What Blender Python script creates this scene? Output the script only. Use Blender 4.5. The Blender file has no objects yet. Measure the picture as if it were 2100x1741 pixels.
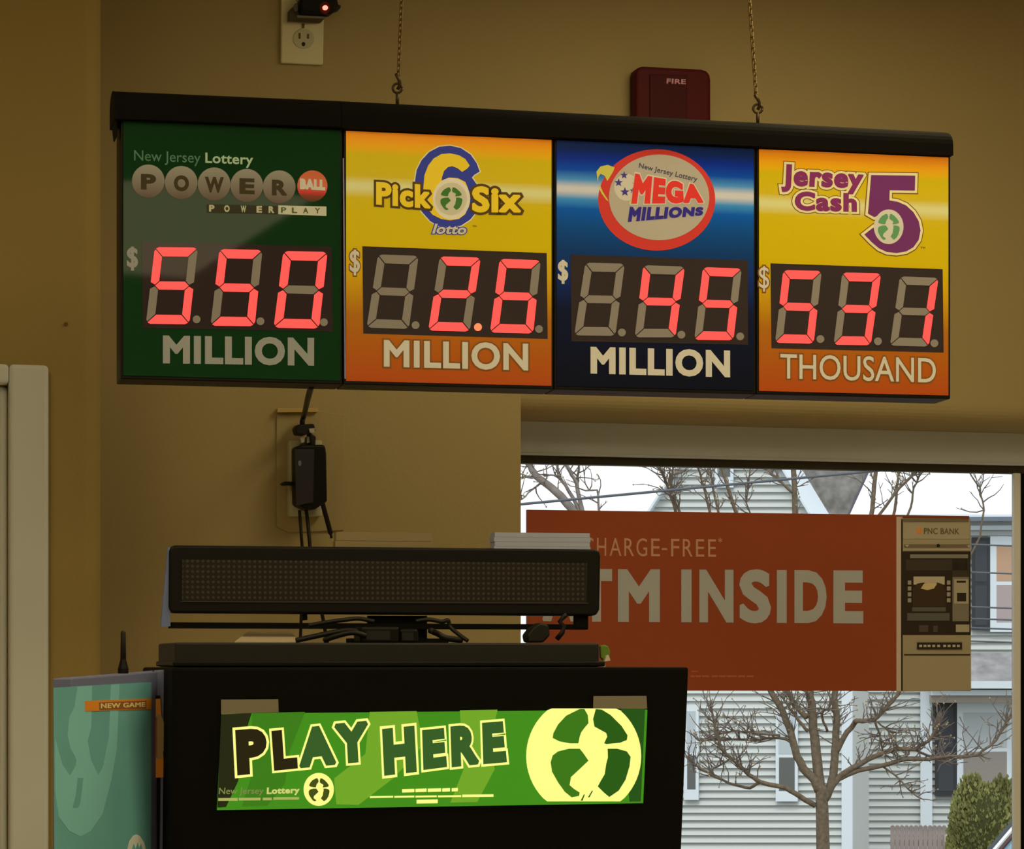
import bpy, bmesh, math, random
from mathutils import Vector, Matrix
R = math.radians
rnd = random.Random(7)
S = bpy.context.scene
COL = S.collection

# ------------------------------------------------------------------ camera, sky, lights, exposure
F, CX, HY, EYE = 5700.0, 1050.0, 1360.0, 1.5          # focal length and horizon in pixels of the 2100x1741 frame
cam_d = bpy.data.cameras.new('camera')
cam_d.sensor_width = 36.0
cam_d.sensor_fit = 'HORIZONTAL'
cam_d.lens = F / 2100 * 36.0
cam_d.shift_y = (HY - 870.5) / 2100
cam_d.clip_end = 400
cam = bpy.data.objects.new('camera', cam_d)
cam.location = (0, 0, EYE)
cam.rotation_euler = (R(90), 0, 0)
COL.objects.link(cam)
S.camera = cam
S.view_settings.view_transform = 'Standard'
S.view_settings.look = 'None'
S.view_settings.gamma = 1
S.view_settings.use_curve_mapping = False
S.view_settings.exposure = 0.0

w = bpy.data.worlds.new('overcast_sky')
S.world = w
w.use_nodes = True
bg = w.node_tree.nodes['Background']
bg.inputs[0].default_value = (0.93, 0.98, 1.0, 1)
bg.inputs[1].default_value = 1.2
sun_d = bpy.data.lights.new('sun', 'SUN')
sun_d.energy = 1.3
sun_d.angle = R(25)
sun_d.color = (1, .97, .92)
sun = bpy.data.objects.new('sun', sun_d)
sun.rotation_euler = (R(36), R(6), R(-20))
COL.objects.link(sun)
LAMP_COLOR = (1.0, 0.82, 0.47)
LAMP_RADIANCE = 5.5

# ------------------------------------------------------------------ colour and material helpers
def lin(c):
    return tuple(((x / 255) / 12.92 if x / 255 <= .04045 else ((x / 255 + .055) / 1.055) ** 2.4) for x in c)
ILL_IN = (.36, .30, .17)
ILL_OUT = (.80, .82, .84)
def indoor(*c):
    return tuple(min(.92, max(.004, a / b)) for a, b in zip(lin(c), ILL_IN))
def outdoor(*c):
    return tuple(min(.92, max(.004, a / b)) for a, b in zip(lin(c), ILL_OUT))
MATS = {}
def mat(name, col, rough=.6, spec=.3, metal=0, emit=None, es=0, bump=None, vary=None):
    if name in MATS: return MATS[name]
    m = bpy.data.materials.new(name); m.use_nodes = True
    nt = m.node_tree; b = nt.nodes['Principled BSDF']
    b.inputs['Base Color'].default_value = (*col, 1)
    b.inputs['Roughness'].default_value = rough
    b.inputs['Specular IOR Level'].default_value = spec
    b.inputs['Metallic'].default_value = metal
    if emit:
        b.inputs['Emission Color'].default_value = (*emit, 1)
        b.inputs['Emission Strength'].default_value = es
    if bump or vary:
        tc = nt.nodes.new('ShaderNodeTexCoord')
        nz = nt.nodes.new('ShaderNodeTexNoise')
        nz.inputs['Scale'].default_value = (bump or vary)[0]
        nz.inputs['Detail'].default_value = 4
        nt.links.new(tc.outputs['Object'], nz.inputs['Vector'])
        if bump:
            bn = nt.nodes.new('ShaderNodeBump')
            bn.inputs['Strength'].default_value = bump[1]
            bn.inputs['Distance'].default_value = .004
            nt.links.new(nz.outputs['Fac'], bn.inputs['Height'])
            nt.links.new(bn.outputs['Normal'], b.inputs['Normal'])
        if vary:
            rp = nt.nodes.new('ShaderNodeValToRGB')
            k = vary[1]
            rp.color_ramp.elements[0].position = .3
            rp.color_ramp.elements[1].position = .7
            rp.color_ramp.elements[0].color = (*[x * (1 - k) for x in col], 1)
            rp.color_ramp.elements[1].color = (*[min(1, x * (1 + k)) for x in col], 1)
            nt.links.new(nz.outputs['Fac'], rp.inputs['Fac'])
            nt.links.new(rp.outputs['Color'], b.inputs['Base Color'])
    MATS[name] = m
    return m
def ramp_mat(name, stops, lo, hi, es=0, axis=1, rough=.30, spec=.10):
    """a print whose inks blend along one axis of the board (object coordinates lo..hi)"""
    m = bpy.data.materials.new(name); m.use_nodes = True
    nt = m.node_tree; b = nt.nodes['Principled BSDF']
    tc = nt.nodes.new('ShaderNodeTexCoord'); sp = nt.nodes.new('ShaderNodeSeparateXYZ')
    mr = nt.nodes.new('ShaderNodeMapRange'); rp = nt.nodes.new('ShaderNodeValToRGB')
    nt.links.new(tc.outputs['Object'], sp.inputs[0])
    nt.links.new(sp.outputs[axis], mr.inputs[0])
    mr.inputs[1].default_value = lo; mr.inputs[2].default_value = hi
    nt.links.new(mr.outputs[0], rp.inputs[0])
    cr = rp.color_ramp
    while len(cr.elements) < len(stops): cr.elements.new(.5)
    for e, (p, c) in zip(cr.elements, sorted(stops)):
        e.position = p; e.color = (*c, 1)
    nt.links.new(rp.outputs[0], b.inputs['Base Color'])
    b.inputs['Roughness'].default_value = rough
    b.inputs['Specular IOR Level'].default_value = spec
    if es:
        nt.links.new(rp.outputs[0], b.inputs['Emission Color'])
        b.inputs['Emission Strength'].default_value = es
    return m

# ------------------------------------------------------------------ planes: real flat faces standing in the room
class Plane:
    """a face through the point seen at pixel (x, y) at distance d, turned by yaw and leaning by lean"""
    def __init__(s, x, y, d, yaw, lean=0, off=0):
        ps, al = R(yaw), R(lean)
        u = Vector((math.cos(ps), math.sin(ps), 0)); n = Vector((math.sin(ps), -math.cos(ps), 0)); z = Vector((0, 0, 1))
        s.u = u; s.v = math.cos(al) * z + math.sin(al) * n; s.n = math.cos(al) * n - math.sin(al) * z
        s.o = P(x, y, d) + s.n * off
        s.M = Matrix(((s.u.x, s.v.x, s.n.x, s.o.x), (s.u.y, s.v.y, s.n.y, s.o.y), (s.u.z, s.v.z, s.n.z, s.o.z), (0, 0, 0, 1)))
    def px(s, x, y, c=0):
        d = Vector(((x - CX) / F, 1, -(y - HY) / F))
        o = s.o + s.n * c
        e = Vector((0, 0, EYE))
        t = (o - e).dot(s.n) / d.dot(s.n)
        p = e + d * t - s.o
        return (p.dot(s.u), p.dot(s.v))
    def world(s, a, b, c=0):
        return s.o + s.u * a + s.v * b + s.n * c
    def pts(s, L, c=0):
        return [s.px(x, y, c) for x, y in L]
def P(x, y, d):
    return Vector(((x - CX) / F * d, d, EYE - (y - HY) / F * d))

# ------------------------------------------------------------------ mesh builder
class MB:
    def __init__(s): s.v = []; s.f = []
    def add(s, vs, fs):
        k = len(s.v); s.v += [tuple(p) for p in vs]; s.f += [tuple(i + k for i in f) for f in fs]; return s
    def prism(s, poly, c0, c1):
        n = len(poly)
        if sum(poly[i][0] * poly[(i + 1) % n][1] - poly[(i + 1) % n][0] * poly[i][1] for i in range(n)) < 0: poly = poly[::-1]
        vs = [(a, b, c0) for a, b in poly] + [(a, b, c1) for a, b in poly]
        fs = [tuple(range(n))[::-1], tuple(range(n, 2 * n))] + [(i, (i + 1) % n, n + (i + 1) % n, n + i) for i in range(n)]
        return s.add(vs, fs)
    def box(s, x0, x1, y0, y1, z0, z1):
        return s.prism([(x0, y0), (x1, y0), (x1, y1), (x0, y1)], z0, z1)
    def ring(s, outer, inner, c0, c1):
        n = len(outer)
        vs = [(a, b, c0) for a, b in outer] + [(a, b, c1) for a, b in outer] + [(a, b, c0) for a, b in inner] + [(a, b, c1) for a, b in inner]
        fs = []
        for i in range(n):
            j = (i + 1) % n
            fs += [(n + i, n + j, 3 * n + j, 3 * n + i), (j, i, 2 * n + i, 2 * n + j), (i, j, n + j, n + i), (2 * n + j, 2 * n + i, 3 * n + i, 3 * n + j)]
        return s.add(vs, fs)
    def extrude(s, prof, axis_pts):
        """profile points given as 3-D lists for each station"""
        n = len(prof[0]); k = len(prof)
        vs = [p for st in prof for p in st]
        fs = [tuple(range(n))[::-1], tuple(range((k - 1) * n, k * n))]
        for q in range(k - 1):
            for i in range(n):
                fs.append((q * n + i, q * n + (i + 1) % n, (q + 1) * n + (i + 1) % n, (q + 1) * n + i))
        return s.add(vs, fs)
    def tube(s, path, rad, n=8):
        path = [Vector(p) for p in path]
        if not hasattr(rad, '__len__'): rad = [rad] * len(path)
        st = []; ref = None
        for i, p in enumerate(path):
            t = (path[min(i + 1, len(path) - 1)] - path[max(i - 1, 0)]).normalized()
            if ref is None:
                ref = Vector((0, 0, 1)) if abs(t.z) < .9 else Vector((1, 0, 0))
            a = (ref - t * ref.dot(t)).normalized(); b = t.cross(a); ref = a
            st.append([p + (a * math.cos(2 * math.pi * k / n) + b * math.sin(2 * math.pi * k / n)) * rad[i] for k in range(n)])
        return s.extrude(st, None)
    def ellipsoid(s, c, r, nu=16, nv=10):
        c = Vector(c)
        vs = [c + Vector((0, 0, -r[2]))]
        for j in range(1, nv):
            th = math.pi * j / nv
            for i in range(nu):
                ph = 2 * math.pi * i / nu
                vs.append(c + Vector((r[0] * math.sin(th) * math.cos(ph), r[1] * math.sin(th) * math.sin(ph), -r[2] * math.cos(th))))
        vs.append(c + Vector((0, 0, r[2])))
        fs = []
        for i in range(nu):
            fs.append((0, 1 + (i + 1) % nu, 1 + i))
            fs.append((len(vs) - 1, 1 + (nv - 2) * nu + i, 1 + (nv - 2) * nu + (i + 1) % nu))
            for j in range(nv - 2):
                a = 1 + j * nu; b = a + nu
                fs.append((a + i, a + (i + 1) % nu, b + (i + 1) % nu, b + i))
        return s.add(vs, fs)
    def text(s, string, quad, c0, c1, base=.02, off=None, sx=1):
        """letters whose cap box is fitted to the quad (bottom-left, bottom-right, top-right, top-left)"""
        off = base if off is None else off
        sp_ = 1 + base * 2.2
        v0, f0 = glyphs(string, base, sp_); v, f = glyphs(string, off, sp_)
        x0 = min(p[0] for p in v0); x1 = max(p[0] for p in v0)
        vc, _ = glyphs('H', base); y0 = min(p[1] for p in vc); y1 = max(p[1] for p in vc)
        bl, br, tr, tl = quad
        out = []
        for x, y, z in v:
            a = (x - x0) / (x1 - x0); b = (y - y0) / (y1 - y0)
            q = [(bl[i] * (1 - a) + br[i] * a) * (1 - b) + (tl[i] * (1 - a) + tr[i] * a) * b for i in (0, 1)]
            out.append((q[0], q[1], c0 + (c1 - c0) * (z + .5)))
        return s.add(out, f)
    def build(s, name, m, parent=None, plane=None, world=False, smooth=False, bevel=0, seg=2, recalc=True):
        vs = [Vector(p) for p in s.v]
        mw = None
        if world and parent is not None:
            wm, q_ = parent.matrix_basis.copy(), parent.parent
            while q_ is not None: wm = q_.matrix_basis @ wm; q_ = q_.parent
            inv = wm.inverted(); vs = [inv @ p for p in vs]
        elif parent is None and plane is not None:
            mw = plane.M
        elif parent is None:
            lo = Vector((min(p[i] for p in vs) for i in range(3))); hi = Vector((max(p[i] for p in vs) for i in range(3)))
            o = Vector(((lo.x + hi.x) / 2, (lo.y + hi.y) / 2, lo.z)); vs = [p - o for p in vs]; mw = Matrix.Translation(o)
        me = bpy.data.meshes.new(name)
        me.from_pydata([tuple(p) for p in vs], [], s.f)
        if recalc:
            bm = bmesh.new(); bm.from_mesh(me); bmesh.ops.recalc_face_normals(bm, faces=bm.faces); bm.to_mesh(me); bm.free()
        me.materials.append(m)
        if smooth: me.polygons.foreach_set('use_smooth', [True] * len(me.polygons))
        ob = bpy.data.objects.new(name, me); COL.objects.link(ob)
        if parent is not None: ob.parent = parent
        if mw is not None: ob.matrix_world = mw
        if bevel:
            md = ob.modifiers.new('bevel', 'BEVEL'); md.width = bevel; md.segments = seg; md.limit_method = 'ANGLE'; md.angle_limit = R(40)
        return ob
GC = {}
def to_mesh(cu):
    ob = bpy.data.objects.new('t', cu); COL.objects.link(ob)
    dg = bpy.context.evaluated_depsgraph_get(); dg.update()
    me = bpy.data.meshes.new_from_object(ob.evaluated_get(dg))
    r = ([tuple(v.co) for v in me.vertices], [tuple(p.vertices) for p in me.polygons])
    bpy.data.objects.remove(ob); bpy.data.curves.remove(cu); bpy.data.meshes.remove(me)
    return r
def outlines(string, space):
    """closed outlines of the letters, solid side on the left"""
    k = (string, 'outline', round(space, 3))
    if k in GC: return GC[k]
    cu = bpy.data.curves.new('t', 'FONT'); cu.body = string; cu.space_character = space; cu.resolution_u = 4; cu.fill_mode = 'FRONT'
    v, f = to_mesh(cu)
    if f and sum((v[q[1]][0] - v[q[0]][0]) * (v[q[2]][1] - v[q[0]][1]) - (v[q[2]][0] - v[q[0]][0]) * (v[q[1]][1] - v[q[0]][1]) for q in f) < 0: f = [q[::-1] for q in f]
    key = [(round(p[0], 5), round(p[1], 5)) for p in v]
    ed = {}
    for q in f:
        for i in range(len(q)): ed[(key[q[i]], key[q[(i + 1) % len(q)]])] = 1
    nxt = {}
    for (p, q) in ed:
        if (q, p) not in ed and p != q: nxt.setdefault(p, []).append(q)
    loops = []
    while nxt:
        p0 = next(iter(nxt)); lp = [p0]; p = p0
        while True:
            q = nxt[p].pop()
            if not nxt[p]: del nxt[p]
            if q == p0: break
            lp.append(q); p = q
            if p not in nxt: break
        if len(lp) > 2: loops.append(lp)
    GC[k] = loops
    return loops
def area(L): return sum(L[i][0] * L[(i + 1) % len(L)][1] - L[(i + 1) % len(L)][0] * L[i][1] for i in range(len(L))) / 2
def offset_loop(L, d, lim=1.8):
    """outset by shifting every edge; edges that turn over are dropped, sharp points are cut off"""
    n = len(L); ed = []
    for i in range(n):
        p, q = Vector(L[i]), Vector(L[(i + 1) % n])
        if (q - p).length < 1e-5: continue
        e = (q - p).normalized(); ed.append((p + Vector((e.y, -e.x)) * d, e))
    def corners(ed):
        out = []
        for i in range(len(ed)):
            (p1, e1), (p2, e2) = ed[i - 1], ed[i]
            cr = e1.x * e2.y - e1.y * e2.x
            if abs(cr) < .02: w_ = p2 - p1; out.append(p1 + e1 * w_.dot(e1) if e1.dot(e2) > 0 else p2); continue
            t = ((p2.x - p1.x) * e2.y - (p2.y - p1.y) * e2.x) / cr
            out.append(p1 + e1 * t)
        return out
    for _ in range(60):
        if len(ed) < 3: return []
        c = corners(ed); bad = [i for i in range(len(ed)) if (c[(i + 1) % len(ed)] - c[i]).dot(ed[i][1]) < 0]
        if not bad: break
        w_ = min(bad, key=lambda i: (c[(i + 1) % len(ed)] - c[i]).dot(ed[i][1]) if False else (c[(i + 1) % len(ed)] - c[i]).length)
        ed.pop(w_)
    c = corners(ed); out = []
    for i in range(len(ed)):
        e1, e2 = ed[i - 1][1], ed[i][1]
        cr = e1.x * e2.y - e1.y * e2.x; cs = e1.dot(e2)
        mi = math.sqrt(2 / max(1e-6, 1 + cs))
        if cr > 0 and mi > lim:
            back = d * (math.tan(math.acos(max(-1, min(1, cs))) / 2) - .75)
            out += [tuple(c[i] - e1 * back), tuple(c[i] + e2 * back)]
        else: out.append(tuple(c[i]))
    for x, y in out:
        if min(seg_dist((x, y), L[i - 1], L[i]) for i in range(n)) > d * 2.2 + 1e-6: return None
    return out
def seg_dist(p, a, b):
    vx, vy = b[0] - a[0], b[1] - a[1]
    t = max(0, min(1, ((p[0] - a[0]) * vx + (p[1] - a[1]) * vy) / max(1e-12, vx * vx + vy * vy)))
    return math.hypot(p[0] - a[0] - vx * t, p[1] - a[1] - vy * t)
def inside(p, L):
    r = False; n = len(L)
    for i in range(n):
        (x1, y1), (x2, y2) = L[i], L[(i + 1) % n]
        if (y1 > p[1]) != (y2 > p[1]) and p[0] < (x2 - x1) * (p[1] - y1) / (y2 - y1) + x1: r = not r
    return r
def glyphs(string, off, space=1.0):
    k = (string, round(off, 4), round(space, 3))
    if k in GC: return GC[k]
    loops = outlines(string, space)
    V, Fc = [], []
    outer = [L for L in loops if area(L) > 0]; holes = [L for L in loops if area(L) <= 0]
    for L in outer:
        mine = [h for h in holes if inside(h[0], L)]
        grown = [offset_loop(q, off) if off else q for q in [L] + mine]
        ok = all(g_ is not None for g_ in grown)
        cu = bpy.data.curves.new('t', 'CURVE'); cu.dimensions = '2D'; cu.fill_mode = 'BOTH'; cu.extrude = .5
        for q, o_ in zip([L] + mine, grown if ok else [L] + mine):
            if len(o_) < 3 or (q is not L and area(o_) >= -1e-5): continue
            sp = cu.splines.new('POLY'); sp.points.add(len(o_) - 1); sp.use_cyclic_u = True
            for pt, c in zip(sp.points, o_): pt.co = (c[0], c[1], 0, 1)
        v, f = to_mesh(cu)
        for j in range(1 if ok else 16):
            n = len(V); an = 2 * math.pi * j / 16
            V += v if ok else [(x + off * math.cos(an), y + off * math.sin(an), z if z < 0 else .5 - .02 * j) for x, y, z in v]
            Fc += [tuple(i + n for i in q) for q in f]
    GC[k] = (V, Fc)
    return GC[k]

def thing(name, label, cat, plane=None, loc=None, group=None):
    o = bpy.data.objects.new(name, None); o.empty_display_size = .05; COL.objects.link(o)
    o.matrix_world = plane.M if plane else Matrix.Translation(loc)
    bpy.context.view_layer.update()
    return tag(o, label, cat, group)
def tag(o, label, cat, group=None, kind=None):
    o['label'] = label; o['category'] = cat
    if group: o['group'] = group
    if kind: o['kind'] = kind
    return o
def struct(o):
    o['kind'] = 'structure'; return o
def ellipse(cx, cy, rx, ry, n=40, a0=0, a1=360):
    return [(cx + rx * math.cos(R(a0 + (a1 - a0) * i / n)), cy + ry * math.sin(R(a0 + (a1 - a0) * i / n))) for i in range(n if a1 - a0 == 360 else n + 1)]
def grow(poly, d):
    """outset of a polygon by d"""
    n = len(poly)
    ar = sum(poly[i][0] * poly[(i + 1) % n][1] - poly[(i + 1) % n][0] * poly[i][1] for i in range(n))
    sg = 1 if ar > 0 else -1
    out = []
    for i in range(n):
        p0, p1, p2 = Vector(poly[i - 1]), Vector(poly[i]), Vector(poly[(i + 1) % n])
        e1 = (p1 - p0).normalized(); e2 = (p2 - p1).normalized()
        n1 = Vector((e1.y, -e1.x)) * sg; n2 = Vector((e2.y, -e2.x)) * sg
        b = n1 + n2
        b = b / max(.45, b.length_squared) * 2 if b.length > 1e-6 else n1
        out.append(tuple(p1 + b * d))
    return out
def zc(sc, ox, oy):
    """reader for coordinates measured in a magnified crop of the photograph"""
    return lambda L: [(ox + x / sc, oy + y / sc) for x, y in L]

# ------------------------------------------------------------------ materials
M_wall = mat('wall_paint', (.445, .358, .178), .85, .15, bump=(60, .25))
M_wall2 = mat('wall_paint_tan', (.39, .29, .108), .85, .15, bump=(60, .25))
M_trim = mat('trim_paint', indoor(142, 134, 104), .5, .3)
M_fascia = mat('fascia_paint', (.72, .78, .90), .6, .2)
M_white = mat('white_paint', indoor(165, 155, 125), .5, .3)
M_black = mat('black_plastic', (.007, .0065, .006), .45, .18)
M_matte = mat('matte_black', (.005, .0045, .004), .7, .10)
M_rail = mat('rail_black', (.007, .0066, .006), .8, .06, bump=(40, .1))
M_cable = mat('cable_black', (.010, .008, .007), .5, .3)
M_metal = mat('dull_metal', (.35, .33, .30), .35, .5, metal=.8)

# ------------------------------------------------------------------ the room shell (frame W: a along the back wall, b up from eye height, c into the room)
W = Plane(1068, HY, 6.5, 16)
def wbox(mb, a0, a1, z0, z1, c0, c1):
    return mb.box(a0, a1, z0 - EYE, z1 - EYE, c0, c1)
CEIL = 3.2
A_L, A_R, C_F = -4.4, 3.4, 9.2
WIN_T, WIN_B, WIN_R = EYE + .585, .55, 1.95
mb = MB()
wbox(mb, -1.30, 0.0, 0, CEIL, -.25, 0)                                   # left of the window
n_r = .052                                                                      # rounded drywall edge over the window head
prof = lambda a: [(a, CEIL - EYE, 0), (a, CEIL - EYE, -.25), (a, WIN_T - EYE, -.25)] + [(a, WIN_T - EYE + n_r - n_r * math.sin(R(t)), -n_r + n_r * math.cos(R(t))) for t in range(90, -1, -10)]
mb.extrude([prof(0), prof(A_R)], None)
wbox(mb, 0, A_R, 0, WIN_B, -.25, 0)
wbox(mb, WIN_R, A_R, WIN_B, WIN_T, -.25, 0)
struct(mb.build('wall_back', M_wall, plane=W))
# the nearer wall with the door, its right corner a rounded bead
N_A, N_C, N_R = None, None, .045
q = P(212, HY, 5.75) - W.o
N_A, N_C = q.dot(W.u), q.dot(W.n)
corner = [(N_A - N_R + N_R * math.sin(R(t)), N_C - N_R + N_R * math.cos(R(t))) for t in range(0, 91, 9)]
D_R = None
WN = Plane(1068, HY, 6.5, 16, off=N_C)
D_R = WN.px(16, 1000)[0]; D_T = EYE + WN.px(50, 792)[1]; D_L = D_R - .86
mb = MB()
foot = [(D_R, N_C), *corner, (N_A, -.25), (D_R, -.25)]
mb.add([(a, -EYE, c) for a, c in foot] + [(a, CEIL - EYE, c) for a, c in foot],
       [tuple(range(len(foot))), tuple(range(len(foot), 2 * len(foot)))] + [(i, (i + 1) % len(foot), len(foot) + (i + 1) % len(foot), len(foot) + i) for i in range(len(foot))])
wbox(mb, D_L, D_R, D_T, CEIL, -.25, N_C)
wbox(mb, A_L, D_L, 0, CEIL, -.25, N_C)
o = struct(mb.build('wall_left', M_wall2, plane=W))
for p in o.data.polygons: p.use_smooth = False
# door and its casing
tw = WN.px(97, 1000)[0] - D_R
mb = MB()
wbox(mb, D_R, D_R + tw, 0, D_T + tw * .52, N_C, N_C + .03)
wbox(mb, D_L - tw, D_L, 0, D_T + tw * .52, N_C, N_C + .03)
wbox(mb, D_L, D_R, D_T, D_T + tw * .52, N_C, N_C + .03)
wbox(mb, D_R - .018, D_R, 0, D_T, N_C - .10, N_C); wbox(mb, D_L, D_L + .018, 0, D_T, N_C - .10, N_C); wbox(mb, D_L, D_R, D_T - .018, D_T, N_C - .10, N_C)
struct(mb.build('trim_1', M_trim, plane=W, bevel=.012, seg=3))
mb = MB(); wbox(mb, D_L + .02, D_R - .02, .005, D_T - .02, N_C - .09, N_C - .05)
door = struct(mb.build('door_1', mat('door_paint', indoor(96, 84, 58), .5), plane=W, bevel=.002))
mb = MB(); mb.ellipsoid((D_L + .10, 1.0 - EYE, N_C - .005), (.03, .03, .03)); mb.tube([(D_L + .10, 1.0 - EYE, N_C - .05), (D_L + .10, 1.0 - EYE, N_C - .01)], .012)
mb.build('door_knob', M_metal, parent=door, smooth=True)
mb = MB(); wbox(mb, A_L - .2, A_L, 0, CEIL, -.25, C_F); struct(mb.build('wall_west', M_wall, plane=W))
mb = MB(); wbox(mb, A_R, A_R + .2, 0, CEIL, -.25, C_F); struct(mb.build('wall_right', M_wall, plane=W))
mb = MB(); wbox(mb, A_L, A_R, 0, CEIL, C_F, C_F + .2); struct(mb.build('wall_front', M_wall, plane=W))
mb = MB(); wbox(mb, A_L - .2, A_R + .2, -.15, 0, -.25, C_F + .2); struct(mb.build('floor', mat('floor_tile', (.52, .48, .42), .4, .4, vary=(3, .15)), plane=W))
mb = MB(); wbox(mb, A_L - .2, A_R + .2, CEIL, CEIL + .12, -.25, C_F + .2); struct(mb.build('ceiling', mat('ceiling_tile', (.72, .68, .58), .9, .1, bump=(90, .3)), plane=W))
mb = MB(); wbox(mb, -1.0, A_R, 0, .1, 0, .015); struct(mb.build('baseboard_back', M_trim, plane=W, bevel=.003))

# window: head fascia, black gasket, frame bars and glass
GC_, FC = -.210, -.20
f_b = W.px(1068, 931, FC)[1]; g_b = W.px(1068, 949, FC)[1]
mb = MB(); mb.box(-.01, WIN_R, f_b, WIN_T - EYE, -.25, FC); mb.box(-.01, WIN_R, f_b - .002, f_b + .004, -.25, FC + .003)
win = struct(mb.build('window_1', M_fascia, plane=W, bevel=.001))
mb = MB(); mb.box(-.01, WIN_R, g_b, f_b - .002, -.25, FC - .012)
mb.build('gasket', mat('gasket_dark', indoor(40, 32, 16), .6), parent=win)
m0, m1 = W.px(2079, 1300, FC)[0], W.px(2093, 1300, FC)[0]
M_bar = mat('frame_bar_paint', (.9, .93, .95), .4)
mb = MB(); mb.box(m0, m1, WIN_B - EYE, g_b, -.212, FC + .002); mb.box(-.01, WIN_R, WIN_B - EYE, WIN_B - EYE + .05, -.25, FC)
mb.build('frame_bar', M_bar, parent=win, bevel=.002)
mb = MB(); mb.box(m1, m1 + .03, WIN_B - EYE, g_b, -.25, FC - .008)
mb.build('edge_seal', M_matte, parent=win)
gl = bpy.data.materials.new('window_glass'); gl.use_nodes = True
nt = gl.node_tree; nt.nodes.remove(nt.nodes['Principled BSDF'])
tr = nt.nodes.new('ShaderNodeBsdfTransparent'); gs = nt.nodes.new('ShaderNodeBsdfGlossy'); mx = nt.nodes.new('ShaderNodeMixShader'); fr = nt.nodes.new('ShaderNodeFresnel')
tr.inputs[0].default_value = (.97, .97, .97, 1); gs.inputs['Roughness'].default_value = .02; fr.inputs[0].default_value = 1.3
nt.links.new(fr.outputs[0], mx.inputs[0]); nt.links.new(tr.outputs[0], mx.inputs[1]); nt.links.new(gs.outputs[0], mx.inputs[2]); nt.links.new(mx.outputs[0], nt.nodes['Material Output'].inputs[0])
mb = MB(); mb.box(-.01, WIN_R, WIN_B - EYE + .04, f_b, GC_ - .006, GC_)
mb.build('glass_pane', gl, parent=win)
mb = MB(); wbox(mb, 0, WIN_R, WIN_B, WIN_B + .02, -.25, .06); struct(mb.build('trim_2', M_trim, plane=W, bevel=.004))

# ceiling lights: flush fluorescent panels (the room's own lamps, plus one added to brighten the back wall)
M_diff = bpy.data.materials.new('lamp_diffuser'); M_diff.use_nodes = True
b = M_diff.node_tree.nodes['Principled BSDF']
b.inputs['Base Color'].default_value = (.8, .8, .75, 1); b.inputs['Emission Color'].default_value = (*LAMP_COLOR, 1); b.inputs['Emission Strength'].default_value = LAMP_RADIANCE
def ceiling_light(a, c):
    t = bpy.data.objects.new('ceiling_light', None); COL.objects.link(t)
    t.matrix_world = W.M @ Matrix.Translation((a, CEIL - EYE, c)) @ Matrix.Rotation(R(-12.5), 4, 'Y'); bpy.context.view_layer.update()
    tag(t, 'recessed fluorescent ceiling panel with a white metal rim', 'ceiling light', 'ceiling lights over the shop floor')
    mb = MB(); mb.ring([(-.335, -.68), (.335, -.68), (.335, .68), (-.335, .68)], [(-.305, -.65), (.305, -.65), (.305, .65), (-.305, .65)], 0, .03)
    mb.v = [(x, -z, y) for x, y, z in mb.v]; mb.build('rim', M_white, parent=t)
    mb = MB(); mb.box(-.305, .305, -.018, -.012, -.65, .65); mb.build('diffuser', M_diff, parent=t)
for i in (-1, 0, 1):
    for j in (-2, -1, 0, 1):
        if j == -2 and i < 1: continue
        ceiling_light(.42 if j == -2 else -.712 + 1.95 * i - .45 * j, 5.335 + 2.2 * j + .42 * i)  # the lone panel nearest the back wall is an added lamp evening its brightness

# ------------------------------------------------------------------ the hanging jackpot sign
SG = Plane(1100, 797, 5.1, 14.0, -2.0)
yt = lambda x: 245 + (x - 249.5) * 75 / 1694
yb = lambda x: 777 + (x - 257) * 41 / 1693
sign = thing('jackpot_sign', 'long hanging jackpot sign with four lit lottery panels and red digits', 'sign', plane=SG)
lead = {'red': None}
M_red = mat('led_red_lit', (.5, .02, .02), .5, .2, emit=(1.0, .085, .070), es=1.15)
M_dot = mat('led_dot_lit', (.5, .1, .05), .5, .2, emit=(1.0, .20, .08), es=1.3)
M_seg = mat('led_segment_off', indoor(103, 92, 70), .55, .2)
M_disp = mat('display_black', indoor(36, 27, 21), .03, .1)
M_disp2 = mat('display_black_matte', indoor(38, 29, 22), .5, .1)
M_letw = mat('sign_white_ink', indoor(160, 157, 138), .5, .2)
M_brown = mat('sign_brown_ink', indoor(95, 55, 12), .5, .2)
segs = {}
tx, ty, g = .205, .118, .008
segs['a'] = [(.10, 1), (.90, 1), (.965, .982), (1 - tx - .005, 1 - ty), (tx + .005, 1 - ty), (.035, .982)]
segs['d'] = [(x, 1 - y) for x, y in segs['a']]
segs['f'] = [(0, .945), (.025, .968), (tx - .015, 1 - ty - .010), (tx - .015, .5 + ty / 2 + .002), (tx * .5, .512), (0, .545)]
segs['b'] = [(1 - x, y) for x, y in segs['f']]
segs['e'] = [(x, 1 - y) for x, y in segs['f']]
segs['c'] = [(1 - x, 1 - y) for x, y in segs['f']]
segs['g'] = [(tx * .55, .5), (tx + .005, .5 + ty / 2 - .006), (1 - tx - .005, .5 + ty / 2 - .006), (1 - tx * .55, .5), (1 - tx - .005, .5 - ty / 2 + .006), (tx + .005, .5 - ty / 2 + .006)]
NUM = {'8': '', '5': 'afgcd', '0': 'abcdef', '2': 'abged', '6': 'afgecd', '4': 'fgbc', '3': 'abgcd', '1': 'bc'}
def lerp4(q, s, t):
    tl, tr, bl, br = q
    return tuple((tl[i] * (1 - s) + tr[i] * s) * t + (bl[i] * (1 - s) + br[i] * s) * (1 - t) for i in (0, 1))
def shrink(poly, k=.0):
    return poly
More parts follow.
